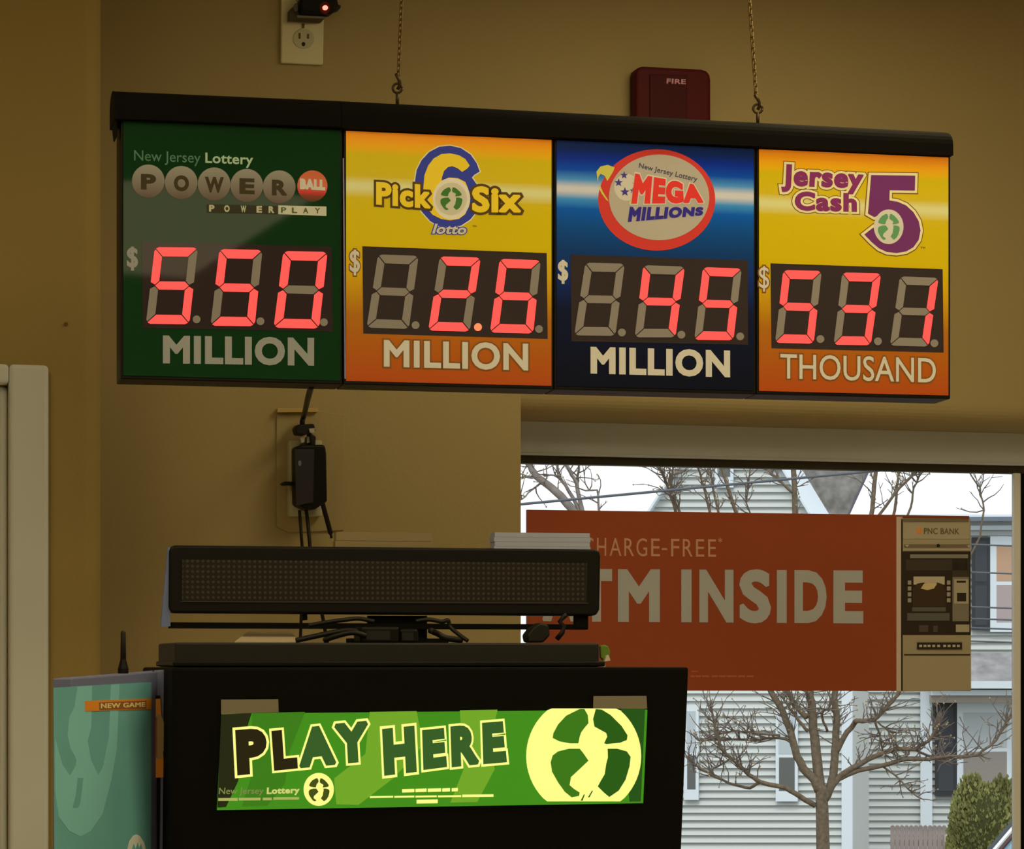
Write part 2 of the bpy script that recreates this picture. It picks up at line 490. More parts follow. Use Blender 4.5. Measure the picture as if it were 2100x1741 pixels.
def quadpx(pl, bl, br, h, c=0):
    """text quad from baseline ends and cap height in pixels"""
    return pl.pts([bl, br, (br[0], br[1] - h), (bl[0], bl[1] - h)], c)
def panel(x0, x1, face_mat, window, digits, dots, lit_dot=None):
    i = 5
    mb = MB()
    mb.prism(SG.pts([(x0, yt(x0) - 2), (x1, yt(x1) - 2), (x1, yb(x1)), (x0, yb(x0))]), -.075, -.002)
    p = mb.build('game_panel', M_black, parent=sign, bevel=.002)
    mb = MB()
    c = [(x0 + i, yt(x0 + i) + 3), (x1 - i, yt(x1 - i) + 3), (x1 - i, yb(x1 - i) - 7), (x0 + i, yb(x0 + i) - 7)]
    mb.prism(SG.pts(c), -.002, 0)
    mb.build('printed_face', face_mat, parent=p)
    mb = MB(); mb.prism(SG.pts(window), 0, .0006); mb.build('display_window', M_disp if x0 < 300 else M_disp2, parent=p)
    for (n, q) in digits:
        mb = MB(); L = SG.pts(q); cut = []
        for k, poly in sorted(segs.items(), key=lambda kv: kv[0] in NUM[n]):
            mb.prism([lerp4(L, s, t) for s, t in poly], .0006, .0016); cut.append((len(mb.f), k in NUM[n]))
        d = mb.build('digit', M_seg, parent=p); d.data.materials.append(M_red)
        for po in d.data.polygons:
            for e_, on in cut:
                if po.index < e_: po.material_index = int(on); break
        d['label'] = 'blank grey digit' if n == '8' else 'glowing red digit ' + n
    for k, (x, y) in enumerate(dots):
        mb = MB(); mb.prism(SG.pts(ellipse(x, y, 8, 8, 16)), .0006, .0014)
        mb.build('decimal_point', M_dot if k == lit_dot else M_seg, parent=p)
    return p
def label_mesh(p, name, m, items, c0, c1):
    for st, quad, base, off in items:
        o = MB().text(st, quad, c0, c1, base, off).build(name, m, parent=p, recalc=False)
    return o
def poly_mesh(p, name, m, polys, c0, c1, pl=SG):
    for q_ in polys: o = MB().prism(pl.pts(q_), c0, c1).build(name, m, parent=p)
    return o

b_top = SG.px(900, 262)[1]; b_bot = SG.px(900, 790)[1]
def bfrac(x, y):
    return (SG.px(x, y)[1] - b_bot) / (b_top - b_bot)
zA = zc(4.038, 200, 150); zB = zc(4.038, 200, 470); zC = zc(4.468, 690, 230); zD = zc(4.468, 690, 490)
zE = zc(4.667, 1120, 260); zF = zc(4.667, 1120, 500); zG = zc(4.667, 1530, 280); zH = zc(4.667, 1530, 520)
# emblem: a ball with a four-leaf clover and the outline of a state
def nrm(L): return [((x - 1220) / 425, (y - 560) / 425) for x, y in L]
STATE = nrm([(1262, 302), (1300, 328), (1385, 375), (1393, 395), (1380, 440), (1345, 488), (1390, 497), (1397, 560), (1380, 620), (1372, 680), (1335, 748), (1300, 800), (1235, 828), (1190, 815), (1150, 790), (1115, 755), (1125, 700), (1190, 640), (1250, 592), (1257, 575), (1215, 520), (1195, 490), (1180, 445), (1190, 400), (1200, 370), (1225, 335)])
LEAVES = [nrm(L) for L in (
    [(1190, 195), (1225, 195), (1250, 240), (1255, 300), (1225, 335), (1200, 370), (1190, 400), (1180, 450), (1120, 450), (1040, 435), (990, 410), (995, 375), (1030, 310), (1090, 245)],
    [(1310, 195), (1355, 200), (1420, 240), (1500, 320), (1545, 390), (1540, 425), (1490, 445), (1390, 455), (1372, 450), (1395, 400), (1387, 373), (1300, 325), (1290, 270)],
    [(1190, 490), (1215, 520), (1255, 578), (1190, 640), (1125, 700), (1115, 760), (1150, 790), (1190, 815), (1185, 840), (1130, 850), (1080, 810), (1030, 740), (985, 660), (975, 590), (990, 540), (1030, 510), (1110, 490)],
    [(1398, 490), (1470, 490), (1540, 510), (1568, 550), (1560, 620), (1530, 720), (1480, 800), (1410, 848), (1370, 815), (1325, 770), (1352, 720), (1376, 680), (1388, 600), (1400, 555)])]
def emblem(p, pl, cx, cy, rx, ry, mball, mleaf, c, k=1.0, ball=True):
    if ball: poly_mesh(p, 'emblem_ball', mball, [ellipse(cx, cy, rx, ry, 36)], c, c + .0005, pl)
    poly_mesh(p, 'clover_leaf', mleaf, [[(cx + (x - .12) / .70 * rx * k, cy + (y + .09) / .77 * ry * k) for x, y in L] for L in LEAVES], c + .0005, c + .0009, pl)

# panel with the grey balls
I_ = indoor
P1 = panel(248, 703, mat('sign_green', (.010, .058, .020), .03, .10), [(290, 495), (680, 506), (683, 680), (293, 673)],
    [('5', [(317.5, 507), (405.5, 508), (299, 664), (388, 665)]), ('5', [(450, 511), (538, 513), (431.5, 668), (522, 669)]), ('0', [(581, 515), (671.5, 517), (561, 672), (654, 674)])],
    [(403, 655), (534, 659), (664, 661)])
label_mesh(P1, 'lettering', mat('sign_white_ink_unlit', indoor(110, 105, 84), .5, .2), [('MILLION', quadpx(SG, (334, 745), (644, 750), 57), .045, None), ('$', quadpx(SG, (260, 548), (283, 549), 42), .03, None)], 0, .0008)  # white ink darkened in its colour, since this panel has no backlight
label_mesh(P1, 'lettering', mat('sign_pale_green_ink', I_(62, 92, 60)), [('New Jersey', quadpx(SG, (275, 329), (411, 334), 21), 0, None)], 0, .0008)
label_mesh(P1, 'lettering', mat('sign_pale_ink', I_(128, 140, 100)), [('Lottery', quadpx(SG, (421, 334), (519, 338), 21), .02, None)], 0, .0008)
balls = [(304, 371.5), (371.5, 374.5), (439, 377.5), (506, 380.5), (572.5, 383.5)]
b0, b1 = SG.px(440, 410)[1], SG.px(440, 345)[1]
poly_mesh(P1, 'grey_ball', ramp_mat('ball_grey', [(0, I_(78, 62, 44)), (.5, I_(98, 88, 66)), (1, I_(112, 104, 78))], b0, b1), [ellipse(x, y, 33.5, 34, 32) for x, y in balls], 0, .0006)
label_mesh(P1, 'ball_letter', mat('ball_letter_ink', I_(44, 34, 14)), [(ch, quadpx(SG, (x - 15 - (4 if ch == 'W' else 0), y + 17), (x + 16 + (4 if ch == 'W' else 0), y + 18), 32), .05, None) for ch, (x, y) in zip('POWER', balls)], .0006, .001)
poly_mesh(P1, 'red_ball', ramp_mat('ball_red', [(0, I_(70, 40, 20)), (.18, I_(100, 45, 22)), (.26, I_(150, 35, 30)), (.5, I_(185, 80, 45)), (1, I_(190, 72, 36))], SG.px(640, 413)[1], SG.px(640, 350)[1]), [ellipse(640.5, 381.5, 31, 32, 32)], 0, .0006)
label_mesh(P1, 'ball_letter', mat('ball_white_ink', I_(190, 150, 115)), [('BALL', quadpx(SG, (615, 388), (667, 391), 22), .09, None)], .0006, .001)
poly_mesh(P1, 'strip', mat('strip_dark', I_(36, 32, 14)), [zA([(905, 1085), (1490, 1100), (1490, 1170), (905, 1155)])], 0, .0005)
poly_mesh(P1, 'strip', mat('strip_pale', I_(150, 142, 105)), [zA([(1497, 1095), (1895, 1105), (1895, 1183), (1497, 1168)])], 0, .0005)
pw = []
for ch, x in zip('POWER', (945, 1070, 1207, 1338, 1438)):
    pw.append((ch, SG.pts(zA([(x - 22, 1147 + (x - 945) * .022), (x + 24, 1148 + (x - 945) * .022), (x + 24, 1092 + (x - 945) * .022), (x - 22, 1091 + (x - 945) * .022)])), .05, None))
label_mesh(P1, 'strip_letter', mat('strip_pale_ink', I_(140, 134, 92)), pw, .0005, .0009)
pw = []
for ch, x in zip('PLAY', (1540, 1630, 1722, 1820)):
    pw.append((ch, SG.pts(zA([(x - 20, 1156 + (x - 1540) * .02), (x + 22, 1157 + (x - 1540) * .02), (x + 22, 1112 + (x - 1540) * .02), (x - 20, 1111 + (x - 1540) * .02)])), .02, None))
label_mesh(P1, 'strip_letter', mat('strip_green_ink', I_(52, 60, 24)), pw, .0005, .0009)

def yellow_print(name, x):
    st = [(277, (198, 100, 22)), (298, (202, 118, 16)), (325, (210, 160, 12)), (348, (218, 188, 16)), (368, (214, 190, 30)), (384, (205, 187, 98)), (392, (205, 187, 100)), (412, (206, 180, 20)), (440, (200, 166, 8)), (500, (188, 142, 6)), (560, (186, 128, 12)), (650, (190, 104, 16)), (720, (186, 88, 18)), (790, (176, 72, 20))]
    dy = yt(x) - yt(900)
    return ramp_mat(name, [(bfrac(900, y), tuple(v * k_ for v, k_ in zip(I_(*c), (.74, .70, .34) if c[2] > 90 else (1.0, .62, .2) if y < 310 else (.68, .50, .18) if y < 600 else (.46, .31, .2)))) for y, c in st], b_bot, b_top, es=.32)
P2 = panel(705, 1136, yellow_print('print_gold', 920), [(743, 505), (1121, 519), (1123, 695), (745, 684)],
    [('8', [(775, 522), (858, 525), (751.5, 672), (838, 675)]), ('2', [(901.5, 526), (985.5, 528.5), (878, 678), (963, 680)]), ('6', [(1024.6, 531), (1108.5, 534), (1004.5, 682), (1093, 684)])],
    [(852, 667), (980, 671), (1105, 675)], lit_dot=1)
M_inky = mat('sign_yellow_ink', (.80, .56, .03), .4, .2, emit=lin((205, 175, 20)), es=.42)
M_blue = mat('sign_blue_ink', I_(34, 42, 100), .4, .2)
M_cream = mat('sign_cream_ink', I_(190, 172, 110), .4, .2, emit=lin((190, 172, 110)), es=.25)
M_tan = mat('sign_tan_ink', I_(202, 172, 92), .4, .2, emit=lin((202, 172, 92)), es=.25)
M_leaf = mat('sign_leaf_ink', I_(44, 84, 24), .4, .2)
q1 = quadpx(SG, (787, 752), (1083, 760), 55); q2 = quadpx(SG, (717, 557), (738, 558), 45)
label_mesh(P2, 'lettering', M_brown, [('MILLION', q1, .03, .075), ('$', q2, .015, .06)], 0, .0005)
label_mesh(P2, 'lettering', mat('sign_peach_ink', I_(194, 160, 124), .5, .2), [('MILLION', q1, .03, None)], .0005, .001)
label_mesh(P2, 'lettering', mat('sign_peach_ink', (0, 0, 0)), [('$', q2, .015, None)], .0005, .001)
six = [(1220, 490), (1180, 430), (1120, 395), (1040, 378), (960, 385), (890, 425), (840, 490), (805, 580), (795, 700), (800, 800), (830, 880), (880, 940), (960, 980), (1040, 992), (1120, 980), (1180, 935), (1202, 880), (1205, 700), (1180, 640), (1110, 605), (1030, 600), (962, 628), (965, 600), (985, 540), (1020, 505), (1060, 495), (1110, 515), (1150, 548), (1195, 520)]
six_o = [(1312, 545), (1285, 470), (1230, 390), (1140, 330), (1040, 308), (940, 318), (850, 365), (780, 440), (735, 530), (715, 660), (730, 800), (780, 910), (860, 1000), (940, 1045), (1040, 1055), (1140, 1040), (1225, 985), (1300, 890), (1330, 760), (1290, 670), (1240, 600), (1262, 575)]
poly_mesh(P2, 'logo_numeral', M_cream, [grow(zC(six_o), 2.2)], 0, .0003)
poly_mesh(P2, 'logo_numeral', M_blue, [zC(six_o)], .0003, .0006)
poly_mesh(P2, 'logo_numeral', M_inky, [zC(six)], .0006, .0009)
wq = SG.pts(zC([(362, 848), (862, 886), (862, 668), (362, 640)])); sq = SG.pts(zC([(1240, 918), (1690, 922), (1690, 690), (1240, 680)]))
label_mesh(P2, 'logo_lettering', mat('sign_dark_ink', I_(62, 42, 10)), [('Pick', wq, .05, .125), ('Six', sq, .05, .125)], .0009, .0012)
label_mesh(P2, 'logo_lettering', M_inky, [('Pick', wq, .05, None), ('Six', sq, .05, None)], .0012, .0015)
poly_mesh(P2, 'logo_ball', M_cream, [zC(ellipse(1052, 795, 172, 190, 32))], .0015, .0018)
emblem(P2, SG, *zC([(1050, 795)])[0], 145 / 4.468, 148 / 4.468, mat('ball_ivory', I_(172, 156, 104), .4), M_leaf, .0018, .70)
lq = SG.pts(zC([(878, 1112), (1180, 1120), (1200, 1035), (905, 1025)]))
label_mesh(P2, 'logo_script', M_blue, [('lotto', lq, .02, .10)], .0009, .0012)
label_mesh(P2, 'logo_script', mat('sign_silver_ink', I_(185, 182, 165)), [('lotto', lq, .02, .035)], .0012, .0015)
label_mesh(P2, 'trademark', M_brown, [('TM', quadpx(SG, (969, 466), (977, 466), 4), .02, None)], 0, .0006)

st = [(285, (8, 22, 32)), (310, (0, 24, 52)), (328, (0, 28, 80)), (352, (4, 50, 94)), (372, (56, 102, 122)), (388, (160, 176, 166)), (396, (164, 178, 168)), (412, (46, 100, 120)), (432, (0, 60, 96)), (470, (3, 50, 74)), (515, (6, 38, 58)), (570, (8, 28, 54)), (640, (6, 11, 22)), (800, (5, 6, 9))]
P3 = panel(1137, 1551, ramp_mat('print_blue', [(bfrac(900, y - 16), tuple(v * .7 for v in I_(*c))) for y, c in st], b_bot, b_top, es=.25), [(1170, 522), (1533.5, 534), (1534, 707), (1172, 700)],
    [('8', [(1200, 539), (1280.7, 541), (1177, 688), (1261.4, 689)]), ('4', [(1319, 544), (1404, 547), (1301, 692), (1384.6, 692)]), ('5', [(1441.4, 548), (1520.7, 551), (1423, 697), (1503.5, 698)])],
    [(1275, 682), (1397, 686.5), (1517.5, 690)])
label_mesh(P3, 'lettering', M_letw, [('MILLION', quadpx(SG, (1211, 766), (1497, 774), 55), .045, None), ('$', quadpx(SG, (1144, 575), (1165, 576), 42), .03, None)], 0, .0008)
poly_mesh(P3, 'logo_oval', mat('sign_red_ink', I_(158, 38, 26), .4, .2, emit=lin((158, 38, 26)), es=.05), [zE(ellipse(1058, 700, 560, 485, 56))], 0, .0004)
poly_mesh(P3, 'logo_flame', mat('sign_gold_ink', I_(205, 150, 50), .4, .2), [zE([(480, 430), (520, 380), (590, 365), (655, 390), (640, 430), (610, 480), (585, 520), (560, 470), (520, 450), (500, 480), (495, 540)]), zE([(515, 560), (540, 620), (600, 715), (575, 700), (530, 640), (505, 590)])], .0004, .0007)
poly_mesh(P3, 'logo_oval', mat('sign_ivory_ink', (.62, .59, .56), .4, .2, emit=lin((204, 190, 158)), es=.06), [zE(ellipse(1080, 676, 480, 410, 56))], .0004, .0008)
poly_mesh(P3, 'logo_ball', mat('sign_pale_gold_ink', I_(196, 178, 112), .4, .2), [zE(ellipse(768, 580, 118, 130, 32))], .0008, .0011)
poly_mesh(P3, 'logo_flame', mat('sign_gold_ink', (0, 0, 0)), [zE([(790, 740), (800, 700), (880, 640), (880, 680), (840, 730)])], .0008, .0011)
def star(cx, cy, r):
    return [(cx + (r if i % 2 == 0 else r * .42) * math.sin(i * math.pi / 5), cy - (r if i % 2 == 0 else r * .42) * math.cos(i * math.pi / 5)) for i in range(10)]
poly_mesh(P3, 'logo_star', mat('sign_purple_ink', I_(48, 38, 84)), [zE(star(*s)) for s in ((745, 465, 38), (692, 535, 42), (752, 625, 46), (828, 612, 30), (850, 545, 26))], .0011, .0014)
poly_mesh(P3, 'logo_star', mat('sign_pale_hub', I_(188, 184, 120)), [zE(ellipse(778, 548, 46, 50, 20))], .0011, .0013)
label_mesh(P3, 'logo_lettering', mat('sign_dark_blue_ink', I_(50, 48, 52)), [('New Jersey Lottery', SG.pts(zE([(885, 392), (1440, 528), (1452, 478), (892, 345)])), .015, None)], .0008, .0012)
mq = SG.pts(zE([(812, 738), (1505, 730), (1480, 565), (850, 448)]))
label_mesh(P3, 'logo_lettering', mat('sign_pink_ink', I_(214, 170, 150)), [('MEGA', mq, .07, .115)], .0011, .0014)
label_mesh(P3, 'logo_lettering', mat('sign_bright_red_ink', I_(186, 34, 24), .4, .2, emit=lin((186, 34, 24)), es=.25), [('MEGA', mq, .07, None)], .0014, .0017)
label_mesh(P3, 'logo_lettering', mat('sign_navy_ink', I_(32, 22, 84)), [('MILLIONS', SG.pts(zE([(780, 912), (1498, 848), (1506, 770), (800, 768)])), .07, None)], .0011, .0015)

P4 = panel(1552, 1950, yellow_print('print_gold_cash', 1750), [(1580, 540), (1933, 552), (1935, 723), (1582, 714)],
    [('5', [(1606, 554), (1684.7, 556), (1589, 703), (1668, 705)]), ('3', [(1727, 559), (1806.4, 561), (1709, 707), (1785, 708)]), ('1', [(1845, 567), (1924, 570), (1824.6, 709), (1904, 711)])],
    [(1682, 695.5), (1800, 700), (1915.7, 704)])
q1 = quadpx(SG, (1600, 776), (1919, 785), 50); q2 = quadpx(SG, (1556, 590), (1577, 591), 44)
label_mesh(P4, 'lettering', M_brown, [('THOUSAND', q1, .005, .05), ('$', q2, .0, .05)], 0, .0005)
label_mesh(P4, 'lettering', MATS['sign_peach_ink'], [('THOUSAND', q1, .005, None), ('$', q2, 0, None)], .0005, .001)
five = [(1195, 370), (1617, 375), (1613, 518), (1372, 514), (1370, 612), (1450, 625), (1530, 660), (1600, 725), (1650, 810), (1668, 900), (1650, 990), (1600, 1060), (1530, 1100), (1440, 1115), (1345, 1105), (1270, 1070), (1200, 1010), (1130, 938), (1215, 872), (1260, 920), (1330, 960), (1400, 950), (1440, 890), (1440, 810), (1400, 750), (1330, 730), (1225, 772), (1165, 738)]
M_purple = mat('sign_plum_ink', I_(84, 33, 62), .35, .12)
jq = SG.pts(zG([(335, 470), (1118, 500), (1128, 308), (345, 262)])); cq = SG.pts(zG([(462, 708), (1060, 722), (1060, 545), (465, 525)]))
for nm, m_, dd, c0 in (('logo_numeral', M_brown, 7.2, 0), ('logo_numeral', M_tan, 5.2, .0004), ('logo_numeral', M_purple, 0, .0008)):
    poly_mesh(P4, nm, m_, [grow(zG(five), dd) if dd else zG(five)], c0, c0 + .0004)
label_mesh(P4, 'logo_lettering', M_brown, [('Jersey', jq, .05, .165), ('Cash', cq, .05, .165)], .0002, .0003)
label_mesh(P4, 'logo_lettering', M_tan, [('Jersey', jq, .05, .135), ('Cash', cq, .05, .135)], .0003, .0006)
label_mesh(P4, 'logo_lettering', mat('sign_dark_plum_ink', I_(96, 26, 58), .35, .3), [('Jersey', jq, .05, None), ('Cash', cq, .05, None)], .0006, .001)
emblem(P4, SG, *zG([(1362, 865)])[0], 142 / 4.667, 166 / 4.667, mat('ball_sage', I_(158, 152, 112), .4), mat('sign_leaf_pale_ink', I_(68, 108, 58)), .0012, .74)
label_mesh(P4, 'trademark', M_brown, [('TM', quadpx(SG, (1888, 510), (1897, 510), 4), .02, None)], 0, .0006)
# top rails: rounded black extrusions, left one short, right one long
def rail(x0, y0, x1, y1, hb):
    mb = MB()
    A0, A1 = SG.px(x0, y0), SG.px(x1, y1); B0, B1 = SG.px(x0, y0 + hb[0]), SG.px(x1, y1 + hb[1])
    def st(A, B):
        h = A[1] - B[1]; r = .03
        pr = [(A[0], B[1], .014), (A[0], B[1] + h - r, .014)] + [(A[0], B[1] + h - r + r * math.sin(R(t)), .014 - .045 + .045 * math.cos(R(t))) for t in range(15, 166, 15)] + [(A[0], B[1] + h - r, -.076), (A[0], B[1], -.076)]
        return pr
    mb.extrude([st(A0, B0), st(A1, B1)], None)
    return mb.build('top_rail', M_rail, parent=sign)
rail(238, 181, 697, 201, (66, 63)); rail(698, 201, 1945, 266, (64, 55))
def cap(x0, y0, x1, y1, hb, tab):
    o = rail(x0, y0, x1, y1, hb); o.name = 'end_cap'; o.data.materials[0] = M_matte
    if tab:
        o = MB().prism(SG.pts([(x0 + 1, y0 + hb[0] - 4), (x1 + 1, y0 + hb[0] - 4), (x1 + 2, y0 + hb[0] + 32), (x0 + 5, y0 + hb[0] + 30)]), -.05, .004).build('cap_tab', M_matte, parent=sign)
cap(233.5, 180, 238.5, 181, (67, 67), True); cap(1944.5, 266, 1948.5, 266.5, (55, 55), False)
mb = MB(); mb.prism(SG.pts([(702.5, 325), (705, 325), (709, 777), (706, 777)]), 0, .003); mb.build('metal_edge', mat('edge_metal', I_(92, 84, 84), .4, .4), parent=sign)
mb = MB(); mb.prism(SG.pts([(706, 258), (1552, 298), (1552, 300), (706, 260)]), 0, .003); mb.build('metal_edge', MATS['edge_metal'], parent=sign)

# chains from the ceiling to the rail
def chain(x_hook, y_rail, x_top, label):
    base = SG.world(*SG.px(x_hook, y_rail, -.03), -.03)
    up = P(x_top, 0, base.y) - base; up.normalize()
    t = thing('hanging_chain', label, 'chain', loc=base, group='chains holding the jackpot sign')
    mb = MB(); mb.tube([Vector((0, 0, -.008)), Vector((0, 0, .014))], .0032, 8)
    ring = [Vector((.0085 * math.cos(k * math.pi / 8), 0, .0215 + .0085 * math.sin(k * math.pi / 8))) for k in range(17)]
    mb.tube(ring, .0024, 6); mb.build('eye_bolt', mat('hook_dark', I_(44, 30, 8), .4, .4, metal=.3), parent=t, smooth=True)
    mb = MB()
    hook = [Vector((.0, 0, .020)) + Vector((.004 * math.sin(k * .7), .004 * math.cos(k * .7), 0)) + up * (k * .0045) for k in range(7)]
    mb.tube(hook, .0034, 6); mb.build('hook', MATS['hook_dark'], parent=t, smooth=True)
    s0 = .020 + .028
    L = .0135; pitch = .0105
    base_link = None
    n = int(((CEIL - base.z) / up.z - s0) / pitch) + 1
    rot = up.to_track_quat('Z', 'Y')
    M_ch = mat('chain_brass', I_(74, 54, 18), .4, .5, metal=.35)
    for k in range(n):
        if base_link is None:
            mb = MB(); r = .0030
            pa = [Vector((r * math.cos(a), 0, (L / 2 - r) + r * math.sin(a))) for a in [j * math.pi / 5 for j in range(6)]] + [Vector((r * math.cos(a), 0, -(L / 2 - r) + r * math.sin(a))) for a in [math.pi + j * math.pi / 5 for j in range(6)]]
            pa.append(pa[0]); mb.tube(pa, .0015, 5)
            base_link = o = mb.build('link', M_ch, parent=t, smooth=True)
        else:
            o = base_link.copy(); COL.objects.link(o); o.parent = t
        o.matrix_local = Matrix.Translation(up * (s0 + k * pitch)) @ rot.to_matrix().to_4x4() @ Matrix.Rotation(R(45 + 90 * (k % 2)), 4, 'Z')
chain(815, 205, 824, 'thin brass chain hooked to the sign rail above the gold lotto panel')
chain(1554, 246, 1537, 'thin brass chain hooked to the sign rail right of the red fire box')

# ------------------------------------------------------------------ fittings on the back wall
def wthing(name, label, cat, x, y, group=None):
    a, b = W.px(x, y)
    t = bpy.data.objects.new(name, None); COL.objects.link(t); t.empty_display_size = .05
    t.matrix_world = W.M; t.location = W.world(a, b, 0); bpy.context.view_layer.update()
    tag(t, label, cat, group)
    return t, (lambda L, c=0: [(W.px(x_, y_, c)[0] - a, W.px(x_, y_, c)[1] - b) for x_, y_ in L])
M_plate = mat('outlet_plastic', I_(146, 132, 84), .45, .3)
t, q = wthing('wall_outlet', 'beige duplex wall outlet high on the wall, with a black plug above', 'outlet', 617, 133)
mb = MB(); mb.prism(q([(575, -38), (664, -36), (661, 135), (574, 131)]), 0, .012); mb.build('cover_plate', M_plate, parent=t, bevel=.004, seg=3)
zO = zc(5.25, 520, 0)
for dy in (0, -92):
    mb = MB(); mb.prism(q([(x, y + dy) for x, y in zO(ellipse(525, 430, 114, 108, 28))]), .008, .0145); rc = mb.build('receptacle', mat('receptacle_plastic', I_(128, 118, 76), .45), parent=t, bevel=.0015)
    mb = MB()
    for L in ([(470, 370), (492, 370), (492, 432), (470, 432)], [(562, 380), (583, 380), (583, 432), (562, 432)]): mb.prism(q([(x, y + dy) for x, y in zO(L)]), .0145, .0150)
    mb.build('slot', mat('slot_brown', I_(66, 46, 14)), parent=rc)
    mb = MB(); mb.prism(q([(x, y + dy) for x, y in zO(ellipse(523, 490, 20, 24, 14))]), .0145, .0150); mb.build('slot', mat('slot_black', I_(30, 20, 6)), parent=rc)
mb = MB(); mb.prism(q(zO([(508, 270), (538, 270), (532, 315), (512, 315)])), .012, .0145); mb.build('screw', mat('slot_brown', (0, 0, 0)), parent=t)
t, q = wthing('plug_adapter', 'black plug-in adapter with glowing red light on the upper outlet', 'plug', 640, 40)
mb = MB(); mb.prism(q(zO([(455, 40), (480, 5), (840, 20), (860, 90), (830, 165), (780, 205), (460, 195), (440, 120)])), .0145, .055); body = mb.build('housing', M_black, parent=t, bevel=.006, seg=3)
mb = MB(); mb.prism(q(zO([(350, 150), (440, 60), (470, 60), (470, 200), (350, 260)])), .0145, .03); mb.prism(q(zO([(350, 250), (470, 190), (760, 205), (700, 268), (520, 262)])), .0145, .03)
mb.build('plug_base', mat('plug_olive', I_(50, 40, 20)), parent=t, bevel=.002)
mb = MB(); mb.prism(q(zO(ellipse(425, 115, 26, 44, 16))), .03, .036); mb.build('knob', mat('knob_grey', I_(80, 72, 50)), parent=t)
mb = MB(); mb.prism(q(zO([(470, 165), (770, 180), (770, 200), (470, 190)]), .055), .055, .0556); mb.build('edge_strip', mat('knob_grey', (0, 0, 0)), parent=t)
mb = MB(); mb.prism(q(zO([(845, 95), (890, 115), (880, 145), (800, 180)])), .02, .05); mb.build('cord_end', M_cable, parent=t)
mb = MB(); mb.prism(q(zO(ellipse(770, 85, 30, 26, 14)), .055), .055, .057); mb.build('indicator_light', mat('indicator_red', (.8, .1, .1), .4, emit=(1, .22, .16), es=2.5), parent=t)
mb = MB(); mb.prism(q(zO(ellipse(768, 85, 56, 66, 20)), .055), .0545, .0558); mb.build('light_lens', mat('lens_red', (.16, .005, .005), .2, .5), parent=t)

t, q = wthing('fire_alarm', 'dark red fire alarm box on the wall behind the sign', 'fire alarm', 1368, 233)
zR = zc(5.25, 1250, 0)
arc = [(215, 1400), (215, 840), (225, 795), (255, 765), (300, 752), (930, 785), (985, 805), (1015, 845), (1025, 900), (1025, 1430)]
mb = MB(); mb.prism(q(zR(arc)), 0, .045); body = mb.build('housing', mat('alarm_red', I_(50, 8, 6), .5, .10), parent=t, bevel=.008, seg=3)
mb = MB(); mb.prism(q(zR([(430, 800), (830, 815), (830, 1400), (430, 1400)]), .045), .045, .048); mb.build('front_plate', mat('alarm_dark_red', I_(42, 6, 5), .5, .10), parent=t, bevel=.002)
mb = MB(); mb.text('FIRE', q(zR([(612, 898), (822, 908), (822, 855), (618, 845)]), .048), .048, .0486, .03); mb.build('lettering', mat('alarm_white', I_(138, 92, 80)), parent=t)
mb = MB(); mb.prism(q([(1290, 234), (1446, 238), (1446, 330), (1290, 326)]), 0, .042); mb.build('lower_housing', MATS['alarm_red'], parent=t, bevel=.006)

t, q = wthing('outlet_box', 'painted wall outlet box holding the black power adapter', 'outlet', 640, 1085)
mb = MB(); mb.prism(q([(566, 842), (650, 842), (706, 850), (704, 1088), (590, 1092), (566, 1080)]), 0, .006); mb.build('back_plate', M_wall, parent=t, bevel=.002)
mb = MB(); mb.prism(q([(566, 839), (648, 838), (648, 846), (566, 847)]), 0, .02); mb.build('top_lip', mat('lip_paint', I_(128, 100, 46), .6), parent=t)
mb = MB(); mb.prism(q([(588, 905), (655, 905), (655, 1060), (588, 1060)]), .004, .03); mb.build('receptacle', MATS['receptacle_plastic'], parent=t, bevel=.003)
t, q = wthing('power_adapter', 'black power adapter brick plugged into the painted outlet box', 'adapter', 622, 1050)
zP = zc(4.58, 500, 760)
mb = MB(); mb.prism(q(zP([(420, 740), (475, 720), (690, 720), (705, 800), (712, 1240), (700, 1255), (600, 1320), (520, 1320), (425, 1275)])), .03, .085); mb.build('housing', M_black, parent=t, bevel=.006, seg=3)
mb = MB(); mb.prism(q(zP([(475, 740), (660, 740), (650, 1240), (490, 1270)]), .085), .085, .088); mb.build('cover', mat('adapter_face', I_(26, 22, 20), .4, .4), parent=t, bevel=.002)
mb = MB(); mb.prism(q(zP([(425, 560), (450, 530), (600, 520), (620, 590), (560, 600), (520, 630), (440, 620)])), .03, .07); mb.prism(q(zP([(560, 600), (620, 640), (615, 730), (575, 730)])), .03, .07); mb.build('plug', M_cable, parent=t, bevel=.003)
mb = MB(); mb.prism(q(zP([(480, 650), (525, 640), (520, 690), (495, 700)])), .03, .06); mb.prism(q(zP([(545, 640), (570, 640), (580, 690), (545, 700)])), .03, .06); mb.prism(q(zP([(550, 570), (605, 565), (600, 605), (560, 605)])), .06, .075)
mb.build('white_tag', mat('tag_white', I_(120, 110, 80)), parent=t)
mb = MB(); mb.prism(q(zP(ellipse(525, 870, 16, 26, 12)), .088), .088, .089); mb.build('badge', mat('badge_grey', I_(70, 66, 60)), parent=t)
mb = MB(); mb.prism(q(zP([(310, 1075), (340, 1055), (420, 1060), (420, 1090), (330, 1092)])), .03, .06); mb.build('side_prong', M_cable, parent=t, bevel=.002)
